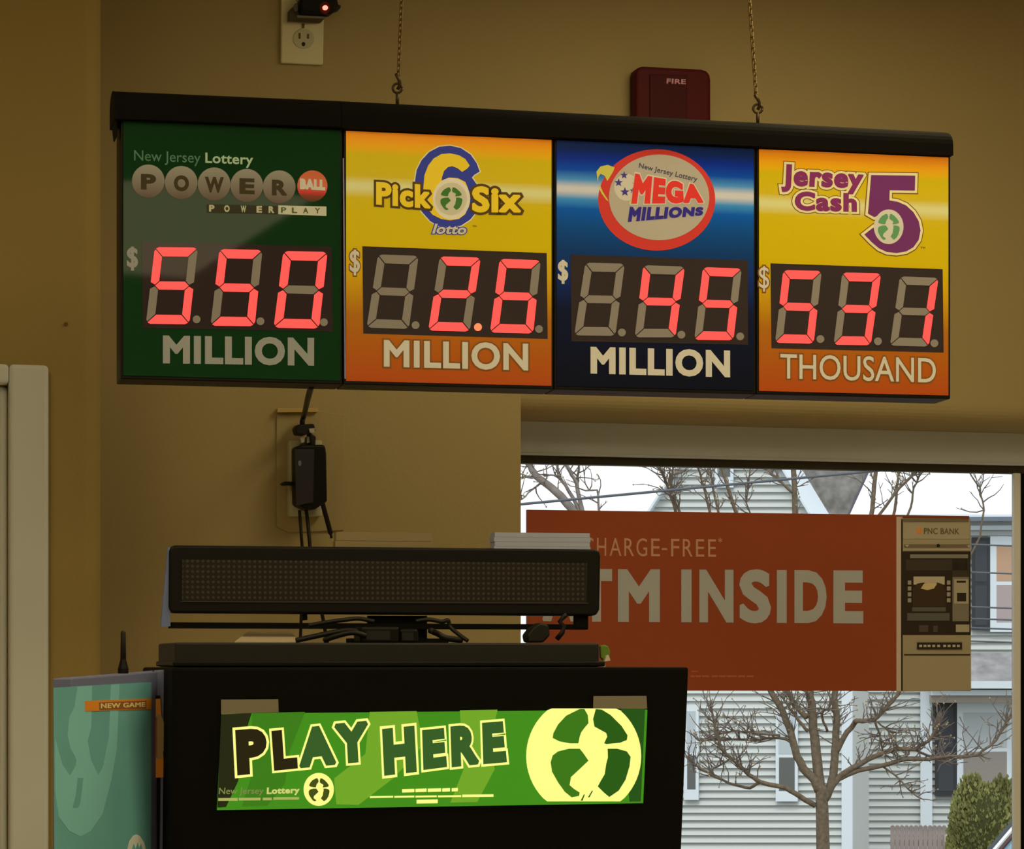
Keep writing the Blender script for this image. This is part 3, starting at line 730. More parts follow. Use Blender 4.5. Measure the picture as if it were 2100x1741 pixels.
def cable(name, label, pts, r=.004, cat='cable', group=None, n=8, m=None):
    """smooth tube through world points"""
    pts = [Vector(p) for p in pts]
    out = []
    for i in range(len(pts) - 1):
        p0, p1, p2, p3 = pts[max(i - 1, 0)], pts[i], pts[i + 1], pts[min(i + 2, len(pts) - 1)]
        for k in range(6):
            t = k / 6
            out.append(.5 * ((2 * p1) + (p2 - p0) * t + (2 * p0 - 5 * p1 + 4 * p2 - p3) * t * t + (3 * p1 - p0 - 3 * p2 + p3) * t ** 3))
    out.append(pts[-1])
    mb = MB(); mb.tube(out, r, n)
    o = mb.build(name, m or M_cable, smooth=True)
    return tag(o, label, cat, group)
def wp(x, y, c): return W.world(*W.px(x, y, c), c)
sb = SG.world(*SG.px(639, 784, -.045), -.045)
cable('power_cable', 'black cord running from the sign down to the wall adapter', [sb + Vector((0, 0, -.006)), wp(632, 815, .9) * .3 + P(632, 815, 5.4) * .7, wp(624, 850, .10), wp(620, 864, .07), wp(621, 876, .05)], .006)
cable('power_cable', 'black cord hanging loose to the right of the wall adapter', [wp(652, 970, .055), wp(655, 1000, .06), wp(661, 1030, .055), wp(669, 1060, .05), wp(677, 1090, .045), wp(680, 1104, .045)], [.003] * 6 + [.0055] * 20 + [.003] * 5)
cable('power_cable', 'left of two black cords dropping from the wall adapter', [wp(614, 1046, .06), wp(616, 1070, .06), wp(618, 1100, .08), wp(620, 1140, .12), wp(618, 1260, .2), wp(612, 1420, .02), wp(606, 1800, .012)], .0036)
cable('power_cable', 'right of two black cords dropping from the wall adapter', [wp(628, 1046, .055), wp(631, 1070, .055), wp(635, 1112, .07), wp(640, 1160, .09), wp(668, 1300, .08), wp(684, 1440, .02), wp(690, 1800, .012)], .0042)
mb = MB(); mb.prism(WN.pts(ellipse(135, 665, 4, 4, 12)), 0, .004); tag(mb.build('wall_screw', mat('slot_brown', (0, 0, 0)), plane=WN), 'small dark screw head in the wall above the door casing', 'screw')

# ------------------------------------------------------------------ the ticket kiosk
KF = Plane(880, 1555, 4.2, 13.0, 9.8)                  # its leaning front face
KV = Plane(880, 1555, 4.2, 13.0, 0)                    # same foot point, upright
kb = KV.world(0, 0, 0); kb.z = 0
kiosk = thing('lottery_kiosk', 'black lottery ticket kiosk with a glowing green PLAY HERE sign', 'kiosk', loc=kb)
def kw(pl, a, b, c): return pl.world(a, b, c)
tl, tr = KF.px(354, 1369), KF.px(1413, 1368)
bl, br = KF.px(343, 1790), KF.px(1396, 1790)
def slab(pl, poly, c0, c1, back=None):
    mb = MB()
    fr_ = [pl.world(a, b, c1) for a, b in poly]; bk = [pl.world(a, b, c0) for a, b in poly]
    n = len(poly)
    mb.add(bk + fr_, [tuple(range(n))[::-1], tuple(range(n, 2 * n))] + [(i, (i + 1) % n, n + (i + 1) % n, n + i) for i in range(n)])
    return mb
# header: front polygon, flat top, upright back
ptl, ptr, pbl, pbr = [KF.world(a, b, 0) for a, b in (tl, tr, bl, br)]
bk = Vector((-math.sin(R(13)), math.cos(R(13)), 0)) * .46
back = [Vector((p.x, p.y, z)) + bk for p, z in ((pbl, pbl.z), (pbr, pbr.z), (ptr, ptr.z), (ptl, ptl.z))]
mb = MB(); mb.add([pbl, pbr, ptr, ptl] + back, [(0, 1, 2, 3), (7, 6, 5, 4), (3, 2, 6, 7), (1, 0, 4, 5), (0, 3, 7, 4), (2, 1, 5, 6)])
mb.build('header', M_matte, parent=kiosk, world=True, bevel=.004)
mb = MB()
ll = [Vector((pbl.x, pbl.y, 0)), Vector((pbr.x, pbr.y, 0))]
mb.add([ll[0] + bk * .1, ll[1] + bk * .1, ll[1] + bk, ll[0] + bk] + [Vector((p.x, p.y, pbl.z + .02)) for p in (ll[0] + bk * .1, ll[1] + bk * .1, ll[1] + bk, ll[0] + bk)], [(0, 1, 2, 3), (4, 5, 6, 7), (0, 1, 5, 4), (1, 2, 6, 5), (2, 3, 7, 6), (3, 0, 4, 7)])
mb.build('cabinet', M_matte, parent=kiosk, world=True, bevel=.004)
mb = MB(); mb.add([ll[0] - bk * .45 + Vector((0, 0, .95)), ll[1] - bk * .45 + Vector((0, 0, .95)), ll[1] + bk * .2 + Vector((0, 0, .95)), ll[0] + bk * .2 + Vector((0, 0, .95)),
    ll[0] - bk * .45 + Vector((0, 0, .98)), ll[1] - bk * .45 + Vector((0, 0, .98)), ll[1] + bk * .2 + Vector((0, 0, .98)), ll[0] + bk * .2 + Vector((0, 0, .98))], [(0, 1, 2, 3), (4, 5, 6, 7), (0, 1, 5, 4), (1, 2, 6, 5), (2, 3, 7, 6), (3, 0, 4, 7)])
mb.build('writing_shelf', M_black, parent=kiosk, world=True, bevel=.003)
def kmesh(name, m, L, c0, c1, pl=None, bevel=0):
    pl = pl or KF
    mb = slab(pl, pl.pts(L, c0), c0, c1)
    return mb.build(name, m, parent=kiosk, world=True, bevel=bevel)
zK = zc(4.375, 420, 1400); zL = zc(3.6207, 860, 1400)
LS = 1.0
def glow(name, r, g_, b_, k=1.0):
    return mat(name, tuple(x * .25 for x in lin((r, g_, b_))), .4, .25, emit=lin((r, g_, b_)), es=.92 * k)
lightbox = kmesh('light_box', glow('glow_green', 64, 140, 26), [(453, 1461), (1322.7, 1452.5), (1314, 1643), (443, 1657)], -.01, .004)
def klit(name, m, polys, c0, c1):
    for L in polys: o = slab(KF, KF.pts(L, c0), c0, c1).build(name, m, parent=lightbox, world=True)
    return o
klit('print_or_backlight_shape', glow('glow_falloff_left', 34, 38, 16), [zK([(148, 285), (420, 272), (330, 560), (300, 880), (190, 1115), (112, 1120)])], .004, .0044)  # uneven backlight painted into these emissive patches, mixed with printed diagonals
klit('print_or_backlight_shape', glow('glow_falloff_right', 34, 82, 22), [zL([(1500, 190), (1676, 189), (1644, 882), (1560, 882)])], .004, .0044)
klit('print_or_backlight_shape', glow('glow_lime', 112, 166, 40), [zK([(1480, 262), (1900, 255), (1960, 560), (1700, 850), (1380, 1095), (1180, 1090), (1160, 860), (1440, 640)]), zL([(300, 205), (580, 200), (520, 480), (560, 640), (430, 885), (230, 890), (330, 640)])], .004, .0044)
klit('print_or_backlight_shape', glow('glow_falloff_mid', 58, 122, 24), [zK([(420, 272), (900, 262), (760, 620), (720, 900), (560, 1105), (330, 1112), (430, 800)])], .004, .0043)
def kq(L, z=zK): return L if z is None else z(L)
letters = [('P', zK([(292, 832), (566, 804), (548, 402), (272, 425)])), ('L', zK([(622, 790), (835, 768), (812, 412), (597, 432)])), ('A', zK([(848, 768), (1180, 735), (1160, 372), (832, 412)])), ('Y', zK([(1178, 732), (1486, 705), (1462, 340), (1160, 368)])),
    ('H', zK([(1610, 835), (1902, 800), (1880, 385), (1590, 415)])), ('E', zL([(30, 648), (205, 625), (185, 335), (20, 352)])), ('R', zL([(240, 628), (445, 605), (425, 305), (230, 325)])), ('E', zL([(475, 605), (650, 590), (622, 285), (465, 298)]))]
def ktext(items, name, m, c0, c1, par=None):
    for ch, quad, base, off in items:
        mb = MB().text(ch, KF.pts(quad, c0), c0, c1, base, off)
        mb.v = [KF.world(*p) for p in mb.v]
        o = mb.build(name, m, parent=par or lightbox, world=True, recalc=False)
    return o
GY = glow('glow_yellow', 254, 254, 142)
ktext([(c, q_, .07, .118) for c, q_ in letters], 'lettering', GY, .0044, .0048)
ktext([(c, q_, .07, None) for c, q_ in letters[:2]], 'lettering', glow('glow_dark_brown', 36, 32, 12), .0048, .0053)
ktext([(c, q_, .07, None) for c, q_ in letters[2:]], 'lettering', glow('glow_dark_green', 52, 92, 38), .0048, .0053)
def clip(L, y0, y1): return [(x, min(max(y, y0), y1)) for x, y in L]
klit('emblem_ball', GY, [zL(clip(ellipse(1220, 545, 427, 440, 64), 191, 881))], .0044, .0048)
def unn(L): return [(1220 + x * 425, 560 + y * 425) for x, y in L]
klit('clover_leaf', glow('glow_clover', 58, 118, 24), [zL(clip(unn(L), 192, 880)) for L in LEAVES[:1] + LEAVES[2:3]], .0048, .0053)
klit('clover_leaf', glow('glow_clover_dark', 38, 90, 20), [zL(clip(unn(L), 192, 880)) for L in LEAVES[1:2] + LEAVES[3:]], .0048, .0053)
klit('emblem_mark', glow('glow_clover_dark', 0, 0, 0), [zL([(1198, 875), (1222, 828), (1228, 830), (1212, 875)]), zL([(1252, 850), (1282, 800), (1288, 803), (1262, 852)])], .0048, .0053)
klit('emblem_ball', GY, [zK(ellipse(1022, 957, 136, 148, 36))], .0044, .0048)
cx_, cy_ = zK([(1025, 960)])[0]
klit('clover_leaf', glow('glow_olive', 66, 78, 22), [[(cx_ + (x - .12) / .7 * 21.5, cy_ + (y + .09) / .77 * 23.5) for x, y in L] for L in LEAVES], .0048, .0053)
GP = glow('glow_pale', 170, 176, 96)
ktext([('New Jersey', zK([(125, 1000), (525, 996), (530, 940), (130, 942)]), .01, None)], 'lettering', glow('glow_dim', 124, 130, 74), .0044, .0049)
ktext([('Lottery', zK([(555, 1000), (850, 990), (850, 935), (558, 940)]), .045, None)], 'lettering', glow('glow_cream', 206, 206, 120), .0044, .0049)
dash = [[(x0, y0), (x1, y0 - (x1 - x0) * .008), (x1, y1 - (x1 - x0) * .008), (x0, y1)] for x0, x1, y0, y1 in ((120, 295, 1035, 1060), (305, 500, 1033, 1056), (520, 600, 1032, 1054), (615, 845, 1028, 1050))]
klit('small_print', GP, [zK(d) for d in dash], .0044, .0048)
dash = [(1770, 1880, 955, 985), (1890, 1990, 952, 982), (2000, 2120, 950, 980), (2130, 2200, 948, 978), (2215, 2270, 946, 976), (1480, 1690, 1018, 1034), (1700, 1880, 1016, 1032), (1890, 2080, 1014, 1030), (2090, 2300, 1012, 1028), (2310, 2590, 1004, 1026), (1900, 2090, 1050, 1084)]
klit('small_print', GY, [zK([(x0, y0), (x1, y0 - 3), (x1, y1 - 3), (x0, y1)]) for x0, x1, y0, y1 in dash], .0044, .0048)
M_tape = mat('masking_tape', I_(92, 80, 52), .6, .2)
kmesh('tape_strip', M_tape, zK([(145, 152), (658, 148), (662, 262), (480, 268), (146, 280)]), .004, .0052)
kmesh('tape_strip', M_tape, zL([(1292, 100), (1685, 98), (1690, 192), (1290, 190)]), .004, .0052)
# left post of the kiosk with a black slot
M_bg = mat('blue_grey_metal', I_(72, 70, 72), .5, .3)
zS = zc(3.7775, 80, 1280)
KP = Plane(330, 1372, 4.21, 13, 0)
kmesh('corner_post', M_bg, zS([(880, 358), (1036, 348), (1000, 2000), (870, 2000)]), -.05, 0, KP, bevel=.002)
kmesh('post_slot', M_matte, zS([(852, 1185), (940, 1175), (930, 2000), (862, 2000)]), 0, .002, KP)
kmesh('post_gap', M_matte, zS([(880, 360), (890, 360), (890, 555), (882, 555)]), 0, .002, KP)
kmesh('hinge', mat('hinge_dark', I_(36, 26, 26), .5), zS([(975, 590), (1030, 590), (1020, 1175), (975, 1175)]), 0, .004, KP, bevel=.001)
kmesh('hinge_cap', M_matte, zS([(858, 552), (935, 552), (935, 576), (855, 578)]), 0, .006, KP)
kmesh('new_game_strip', mat('strip_orange', I_(152, 88, 18), .5), zS([(862, 572), (938, 570), (970, 1185), (885, 1188)]), .002, .005, KP)
kmesh('strip_print', mat('strip_print_tan', I_(112, 88, 44), .6), zS([(880, 700), (945, 700), (985, 810), (988, 965), (960, 985), (955, 1040), (888, 1045)]), .005, .0056, KP)
kmesh('strip_print', mat('strip_print_red', I_(110, 50, 24), .6), zS([(898, 720), (915, 720), (915, 1030), (900, 1030)]), .0056, .006, KP)
# the wing on the left: a side board swung toward the shopper, teal print on its inner face
p_r, p_l = P(312, 1375, 4.19), P(108, 1390, 3.86)
dv = p_r - p_l; yaw_w = math.degrees(math.atan2(dv.y, dv.x))
KW = Plane(312, 1375, 4.19, yaw_w, 0)
kmesh('side_board', M_bg, [(107.5, 1391), (311, 1375), (311, 2100), (107.5, 2250)], -.03, 0, KW, bevel=.002)
print_teal = kmesh('teal_print', mat('teal_ink', I_(72, 110, 90), .45, .3, vary=(9, .05)), zS([(112, 492), (866, 448), (862, 2050), (118, 2050)]), 0, .001, KW)
def kwing(name, m, L, c0, c1, bevel=0):
    return slab(KW, KW.pts(zS(L), c0), c0, c1).build(name, m, parent=print_teal, world=True)
kwing('print_or_backlight_shape', mat('teal_pale_ink', I_(88, 126, 104), .45, .3), [(297, 482), (410, 476), (403, 800), (375, 900), (400, 1050), (460, 1172), (500, 1100), (540, 880), (556, 468), (622, 464), (602, 960), (560, 1200), (490, 1470), (400, 1600), (320, 1645), (230, 1600), (150, 1490), (124, 1300), (122, 880), (180, 1090), (240, 1175), (285, 1100), (288, 1050), (240, 960), (220, 860), (235, 720), (275, 640)], .001, .0014)
kwing('print_or_backlight_shape', MATS['teal_ink'], [(300, 1190), (342, 1190), (318, 1390), (300, 1422), (262, 1420), (285, 1320)], .0014, .0018)
kwing('print_or_backlight_shape', mat('teal_white_ink', I_(150, 170, 145), .45, .3), [(684, 1745), (700, 1680), (730, 1638), (752, 1628), (780, 1640), (812, 1690), (828, 1750)], .001, .0014)
kwing('print_or_backlight_shape', MATS['teal_ink'], [(718, 1750), (732, 1700), (748, 1738), (762, 1690), (776, 1730), (790, 1700), (800, 1750)], .0014, .0018)
kwing('new_game_strip', MATS['strip_orange'], [(354, 594), (868, 576), (866, 660), (355, 674)], .001, .002)
kwing('strip_print', mat('strip_print_brown', I_(96, 56, 22), .6), [(466, 606), (830, 592), (830, 654), (468, 664)], .002, .0024)
mb = MB(); mb.text('NEW GAME', KW.pts(zS([(478, 652), (822, 640), (822, 604), (478, 614)]), .0024), .0024, .0028, .03)
mb.v = [KW.world(*p) for p in mb.v]; mb.build('strip_lettering', mat('strip_cream', I_(176, 132, 70)), parent=print_teal, world=True)

# antenna standing on the side board's top edge
za = zS([(652, 375)])[0]
pa = KW.world(*KW.px(za[0], za[1], -.015), -.015)
pa.z = KW.world(*KW.px(252, 1379.5, -.015), -.015).z
sc_ = pa.y / F
t = thing('antenna', 'stubby black antenna standing on the top edge of the teal side board', 'antenna', loc=pa)
mb = MB(); mb.tube([(0, 0, -.001), (0, 0, .006 * 1), (0, 0, 25 * sc_), (0, 0, 30 * sc_)], [11 * sc_, 11 * sc_, 6.5 * sc_, 5.5 * sc_], 14); mb.build('base', M_black, parent=t)
mb = MB(); mb.tube([(0, 0, 28 * sc_), (0, 0, 60 * sc_), (0, 0, 82 * sc_), (0, 0, 86 * sc_)], [6 * sc_, 5.4 * sc_, 5 * sc_, 3 * sc_], 12); mb.build('mast', M_cable, parent=t, smooth=True)

# ------------------------------------------------------------------ on top of the kiosk: tray, message display, cables
KT = Plane(790, 1362, 4.26, 12.0, 0)
ztop = ptl.z
M_tray = mat('tray_black', (.020, .019, .017), .5, .25)
o_ = KT.world(0, 0, 0); dz = ztop - o_.z
t = thing('kiosk_tray', 'low black tray box lying on top of the kiosk', 'tray', plane=KT)
x0, b0_ = KT.px(359, 1362); x1, _ = KT.px(1229, 1362); h1 = KT.px(790, 1318)[1]
zt = dz + .0005
mb = MB(); mb.box(x0, x1, zt, h1, -.30, 0); mb.build('body', M_tray, parent=t, bevel=.003)
mb = MB(); mb.box(x0 - .004, x1 + .008, zt + .001, zt + .009, -.30, .006); mb.build('lip', M_black, parent=t, bevel=.002)
KD = Plane(790, 1190, 4.40, 11.0, 0)
disp = thing('message_display', 'long black scrolling message display with an unlit dot screen', 'display', plane=KD)
z4 = zc(2.234, 320, 1060)
mb = MB(); mb.prism(KD.pts([(347, 1130), (351, 1120), (360, 1118), (1220, 1126), (1229, 1129), (1232, 1140), (1230, 1250), (1224, 1261), (1214, 1263), (358, 1257), (349, 1254), (346, 1244)]), -.045, 0)
mb.build('housing', M_black, parent=disp, bevel=.004, seg=3)
md = bpy.data.materials.new('dot_screen'); md.use_nodes = True; nt = md.node_tree; b = nt.nodes['Principled BSDF']
tc = nt.nodes.new('ShaderNodeTexCoord'); sp = nt.nodes.new('ShaderNodeSeparateXYZ'); nt.links.new(tc.outputs['Object'], sp.inputs[0])
def mnode(op, a, b_=None):
    n = nt.nodes.new('ShaderNodeMath'); n.operation = op
    for i, v in enumerate((a, b_)):
        if v is None: continue
        if isinstance(v, (int, float)): n.inputs[i].default_value = v
        else: nt.links.new(v, n.inputs[i])
    return n.outputs[0]
pit = (KD.px(1205, 1190)[0] - KD.px(373, 1190)[0]) / 80
def cell(o_): return mnode('SUBTRACT', mnode('FRACT', mnode('DIVIDE', o_, pit)), .5)
dx, dy = cell(sp.outputs[0]), cell(sp.outputs[1])
rr = mnode('ADD', mnode('MULTIPLY', dx, dx), mnode('MULTIPLY', dy, dy))
dot = mnode('LESS_THAN', rr, .075)
mxc = nt.nodes.new('ShaderNodeMix'); mxc.data_type = 'RGBA'
nt.links.new(dot, mxc.inputs['Factor']); mxc.inputs['A'].default_value = (.014, .011, .009, 1); mxc.inputs['B'].default_value = (.06, .048, .035, 1)
nt.links.new(mxc.outputs['Result'], b.inputs['Base Color']); b.inputs['Roughness'].default_value = .4; b.inputs['Specular IOR Level'].default_value = .3
mb = MB(); mb.prism(KD.pts(z4([(120, 195), (1975, 212), (1972, 392), (118, 385)])), 0, .0012); mb.build('dot_screen', md, parent=disp)
mb = MB(); mb.prism(KD.pts(z4([(112, 385), (1980, 393), (1980, 398), (112, 390)])), 0, .002); mb.build('screen_edge', mat('edge_grey', (.05, .047, .042), .4), parent=disp)
mb = MB(); mb.prism(KD.pts([(345, 1122), (350, 1122), (350, 1284), (331, 1286), (332, 1270)]), -.03, -.006); mb.build('side_plate', mat('side_plate_blue', I_(72, 74, 80), .5), parent=disp)
mb = MB(); mb.prism(KD.pts(z4([(62, 482), (1985, 492), (1985, 516), (62, 510)])), -.03, -.01); mb.prism(KD.pts(z4([(1930, 445), (1985, 445), (1985, 510), (1930, 510)])), -.03, -.008)
mb.build('stand_rail', M_matte, parent=disp)
zb = KT.world(0, h1, 0).z - KD.o.z
mb = MB(); mb.box(KD.px(760, 1290)[0], KD.px(880, 1290)[0], zb, KD.px(800, 1262)[1], -.04, -.02); mb.build('stand_foot', M_matte, parent=disp)
mb = MB(); mb.box(KD.px(720, 1290)[0], KD.px(920, 1290)[0], zb, zb + .008, -.06, .0); mb.build('stand_base', M_matte, parent=disp)
mb = MB(); mb.prism(KD.pts(z4([(677, 440), (695, 440), (697, 472), (676, 474)])), -.02, -.008); mb.build('knob', M_matte, parent=disp)
# on the display
dtop = lambda x: KD.px(x, 1118 + (x - 350) * 8 / 870 + 1)[1]
def ontop(name, label, cat, xa, xb, y0, m, c0, c1, layers):
    t_ = thing(name, label, cat, plane=KD)
    ba = (dtop(xa) + dtop(xb)) / 2 - .003; bt = KD.px((xa + xb) / 2, y0)[1]
    for k in range(layers):
        mb_ = MB(); j = (k % 2) * .0012
        mb_.box(KD.px(xa, 1110)[0] + j, KD.px(xb, 1110)[0] - j, ba + (bt - ba) * k / layers, ba + (bt - ba) * (k + .96) / layers, c0, c1)
        mb_.build('sheet_pad', m, parent=t_)
    return t_
ontop('paper_stack', 'stack of white paper pads on top of the display near its right end', 'paper', 1014, 1212, 1092, mat('pad_white', I_(106, 102, 92), .6), -.043, -.003, 4)
ontop('card_stack', 'low stack of beige cards on top of the display behind the loose cord', 'cards', 690, 890, 1090, mat('card_beige', I_(88, 72, 38), .7), -.043, -.012, 2)
# things between the tray and the display
def kt(x, y, c): return KT.world(*KT.px(x, y, c), c)
zh = KT.world(0, h1, 0).z
def onz(x, y, c, z):
    p = kt(x, y, c); p.z = z; return p
def K4(x, y, c): 
    px_, py_ = z4([(x, y)])[0]; return kt(px_, py_, c)
cable('display_cable', 'black cable slanting left across the stand under the display', [onz(*z4([(640, 572)])[0], -.10, zh + .004), K4(770, 538, -.10), K4(880, 520, -.10), K4(965, 530, -.09)], .0042, group='cables under the display')
cable('display_cable', 'short black cable below the display, second from the left', [onz(*z4([(770, 572)])[0], -.09, zh + .004), K4(820, 548, -.08), K4(900, 530, -.07), K4(962, 545, -.07)], .0042, group='cables under the display')
cable('display_cable', 'thin black cable rising to the display underside at its middle', [K4(700, 498, -.11), K4(760, 486, -.11), K4(860, 472, -.11), K4(930, 466, -.11), K4(1000, 480, -.10)], .0034, group='cables under the display')
cable('display_cable', 'wavy black cable curling down right of the adapter bricks', [K4(1190, 478, -.11), K4(1250, 470, -.11), K4(1310, 480, -.11), K4(1338, 474, -.11), K4(1348, 505, -.11), K4(1390, 540, -.10), onz(*z4([(1428, 572)])[0], -.09, zh + .004)], .0034, group='cables under the display')
cable('display_cable', 'thick black cable sloping right onto the tray', [K4(1256, 520, -.08), K4(1290, 535, -.09), K4(1330, 555, -.09), onz(*z4([(1400, 572)])[0], -.10, zh + .005)], .005, group='cables under the display')
def brick(label, x0, x1, y0, c0, c1, tilt):
    p0, p1 = z4([(x0, 570)])[0], z4([(x1, 570)])[0]
    a0, a1 = KT.px(*p0)[0], KT.px(*p1)[0]; bt_ = KT.px(*z4([(x0, y0)])[0])[1]
    t_ = bpy.data.objects.new('adapter_brick', None); COL.objects.link(t_); t_.matrix_world = KT.M @ Matrix.Translation(((a0 + a1) / 2, h1, (c0 + c1) / 2)) @ Matrix.Rotation(R(tilt), 4, 'Y'); bpy.context.view_layer.update()
    tag(t_, label, 'adapter')
    w_ = (a1 - a0) / 2; d_ = (c1 - c0) / 2
    mb_ = MB(); mb_.box(-w_, w_, 0, bt_ - h1, -d_, d_); mb_.build('housing', M_black, parent=t_, bevel=.004, seg=3)
    mb_ = MB(); mb_.box(-w_ * .7, w_ * .5, (bt_ - h1) * .2, (bt_ - h1) * .75, d_, d_ + .0006); mb_.build('rating_plate', M_tray, parent=t_)
brick('wide black adapter brick among the cables under the display', 965, 1150, 500, -.125, -.075, 4)
brick('smaller black adapter brick right of the wide one under the display', 1165, 1250, 510, -.12, -.08, -8)
t = thing('plug_cluster', 'black plug with a looped cord at the right end of the tray', 'plug', loc=onz(*z4([(1790, 572)])[0], -.08, zh))
p_ = [K4(x, y, -.08) for x, y in ((1740, 545), (1790, 500), (1830, 520), (1780, 560))]
mb = MB(); mb.prism(KT.pts(z4([(1738, 540), (1765, 505), (1800, 482), (1838, 492), (1846, 540), (1815, 574), (1745, 574)])), -.10, -.06); mb.v = [KT.world(*v) for v in mb.v]; mb.build('plug_body', M_cable, parent=t, world=True, bevel=.003)
mb = MB(); mb.tube([K4(x, y, -.08) for x, y in ((1836, 560), (1862, 530), (1868, 500), (1850, 480), (1870, 455), (1880, 448))], .004, 8); mb.build('cord', M_cable, parent=t, world=True, smooth=True)
mb = MB(); a_ = KT.px(*z4([(400, 572)])[0])[0]; b__ = KT.px(*z4([(720, 572)])[0])[0]
hh = KT.px(*z4([(480, 522)])[0])[1]
mb.add([(a_, h1 + .0005, -.12), (b__, h1 + .0005, -.12), (b__ - .01, hh, -.2), (a_ + .03, hh, -.2), (a_, h1 + .002, -.12), (b__, h1 + .002, -.12), (b__ - .01, hh + .0015, -.2), (a_ + .03, hh + .0015, -.2), (a_ + .03, h1, -.29), (b__ - .01, h1, -.29), (b__ - .01, h1 + .0015, -.29), (a_ + .03, h1 + .0015, -.29)],
       [(0, 1, 2, 3), (4, 5, 6, 7), (0, 1, 5, 4), (1, 2, 6, 5), (3, 0, 4, 7), (2, 3, 8, 9), (7, 6, 10, 11), (8, 9, 10, 11)])
tag(mb.build('folded_card', mat('card_tan', I_(120, 100, 62), .7), plane=KT), 'folded beige card propped on the tray left of the cables', 'card')
# little green leaf ornament behind the tray's right end
t = thing('leaf_ornament', 'small green and white leaf sprig behind the right end of the tray', 'ornament', loc=Vector((kt(1240, 1362, -.2).x, kt(1240, 1362, -.2).y, ztop)))
zI = zc(4.038, 1040, 1030)
mb = MB(); mb.prism(KT.pts(zI([(765, 1190), (800, 1180), (835, 1195), (850, 1240), (840, 1290), (800, 1310), (770, 1290)]), -.2), -.205, -.195); mb.v = [KT.world(*v) for v in mb.v]; mb.build('leaf', mat('leaf_green', I_(70, 84, 18), .6), parent=t, world=True, bevel=.002)
mb = MB(); mb.prism(KT.pts(zI([(815, 1275), (835, 1265), (850, 1310), (800, 1318)]), -.19), -.195, -.185); mb.prism(KT.pts(zI([(790, 1300), (810, 1300), (810, 1380), (790, 1380)]), -.2), -.203, -.197); mb.v = [KT.world(*v) for v in mb.v]; mb.build('stem', mat('leaf_white', I_(150, 130, 90), .6), parent=t, world=True)

# ------------------------------------------------------------------ the window poster
PO = Plane(1535, 1416, 6.86, 16.0, 0, off=0)
PO.o = PO.o + W.n * ((GC_ + .012) - (PO.o - W.o).dot(W.n)); PO = Plane(1535, 1416, PO.o.y, 16)
PO.o = PO.o + W.n * ((GC_ + .012) - (PO.o - W.o).dot(W.n)); PO.M = Matrix(((PO.u.x, PO.v.x, PO.n.x, PO.o.x), (PO.u.y, PO.v.y, PO.n.y, PO.o.y), (PO.u.z, PO.v.z, PO.n.z, PO.o.z), (0, 0, 0, 1)))
poster = thing('window_poster', 'wide orange ATM INSIDE poster hung in the window', 'poster', plane=PO)
mb = MB(); mb.prism(PO.pts([(1081, 1045), (1988, 1058), (1991, 1417), (1081, 1416)]), -.011, 0); mb.build('board', mat('poster_orange', I_(108, 46, 18), .5, .2, vary=(2, .06)), parent=poster, bevel=.001)
M_pl = mat('poster_pale_ink', I_(124, 117, 94), .5, .2)
def pbox(x0, x1, yl0, yl1): return [(x0, yl0(x0)), (x1, yl0(x1)), (x1, yl1(x1)), (x0, yl1(x0))]
yB = lambda x: 1275 + (x - 1267) * 3.5 / 500; yT = lambda x: 1167 + (x - 1267) * 3 / 500
mb = MB()
for ch, xa, xb in (('A', 1112, 1188), ('T', 1191, 1255), ('M', 1267, 1353), ('I', 1397, 1418), ('N', 1434, 1504), ('S', 1516, 1581), ('I', 1593, 1613), ('D', 1629, 1695), ('E', 1709, 1770)):
    mb.text(ch, PO.pts(pbox(xa, xb, yB, yT)), 0, .001, .045)
mb.build('lettering', M_pl, parent=poster)
yB2 = lambda x: 1139.5 + (x - 1222) * 2.5 / 246; yT2 = lambda x: 1103 + (x - 1222) * 3 / 246
mb = MB()
for ch, xa, xb in (('S', 1116, 1136), ('U', 1143, 1164), ('R', 1171, 1191), ('C', 1197, 1217), ('H', 1224, 1243), ('A', 1250, 1274), ('R', 1280, 1300), ('G', 1305, 1327), ('E', 1335, 1353), ('-', 1357, 1368), ('F', 1376, 1393), ('R', 1400, 1420), ('E', 1427, 1444), ('E', 1452, 1468)):
    if ch == '-': mb.prism(PO.pts([(xa, 1124), (xb, 1124), (xb, 1128), (xa, 1128)]), 0, .001)
    else: mb.text(ch, PO.pts(pbox(xa, xb, yB2, yT2)), 0, .001, .0)
mb.text('*', PO.pts([(1472, 1118), (1481, 1118), (1481, 1104), (1472, 1104)]), 0, .001, .01)
mb.build('lettering', mat('poster_dim_ink', I_(142, 98, 62), .5, .2), parent=poster)
mb = MB()
for xa, xb in ((1416, 1424), (1426, 1437), (1439, 1454), (1459, 1472), (1474, 1488), (1490, 1510), (1513, 1528), (1531, 1545)):
    mb.prism(PO.pts([(xa, 1385), (xb, 1385), (xb, 1388.5), (xa, 1388.5)]), 0, .0008)
mb.prism(PO.pts([(1418, 1376), (1431, 1376), (1431, 1378), (1418, 1378)]), 0, .0008)
mb.build('small_print', mat('poster_small_ink', I_(128, 66, 34), .5, .2), parent=poster)
zM = zc(4.465, 1820, 1040)
def rect(x0, y0, x1, y1): return [(x0, y0), (x1, y0), (x1, y1), (x0, y1)]
atm = poly_mesh(poster, 'machine_picture', mat('pic_beige', I_(118, 102, 66), .5, .2), [zM([(80, 85), (760, 110), (765, 1680), (80, 1690)])], 0, .0006, PO)
def pic(m, polys, k=1):
    o__ = poly_mesh(atm, 'picture_patch', m, [zM(L) for L in polys], .0006 * k, .0006 * k + .0006, PO); return o__
Mp = lambda n_, *c: mat('pic_' + n_, I_(*c), .5, .2)
pic(Mp('brown', 92, 46, 20), [[(140, 78), (745, 82), (745, 106), (140, 102)]])
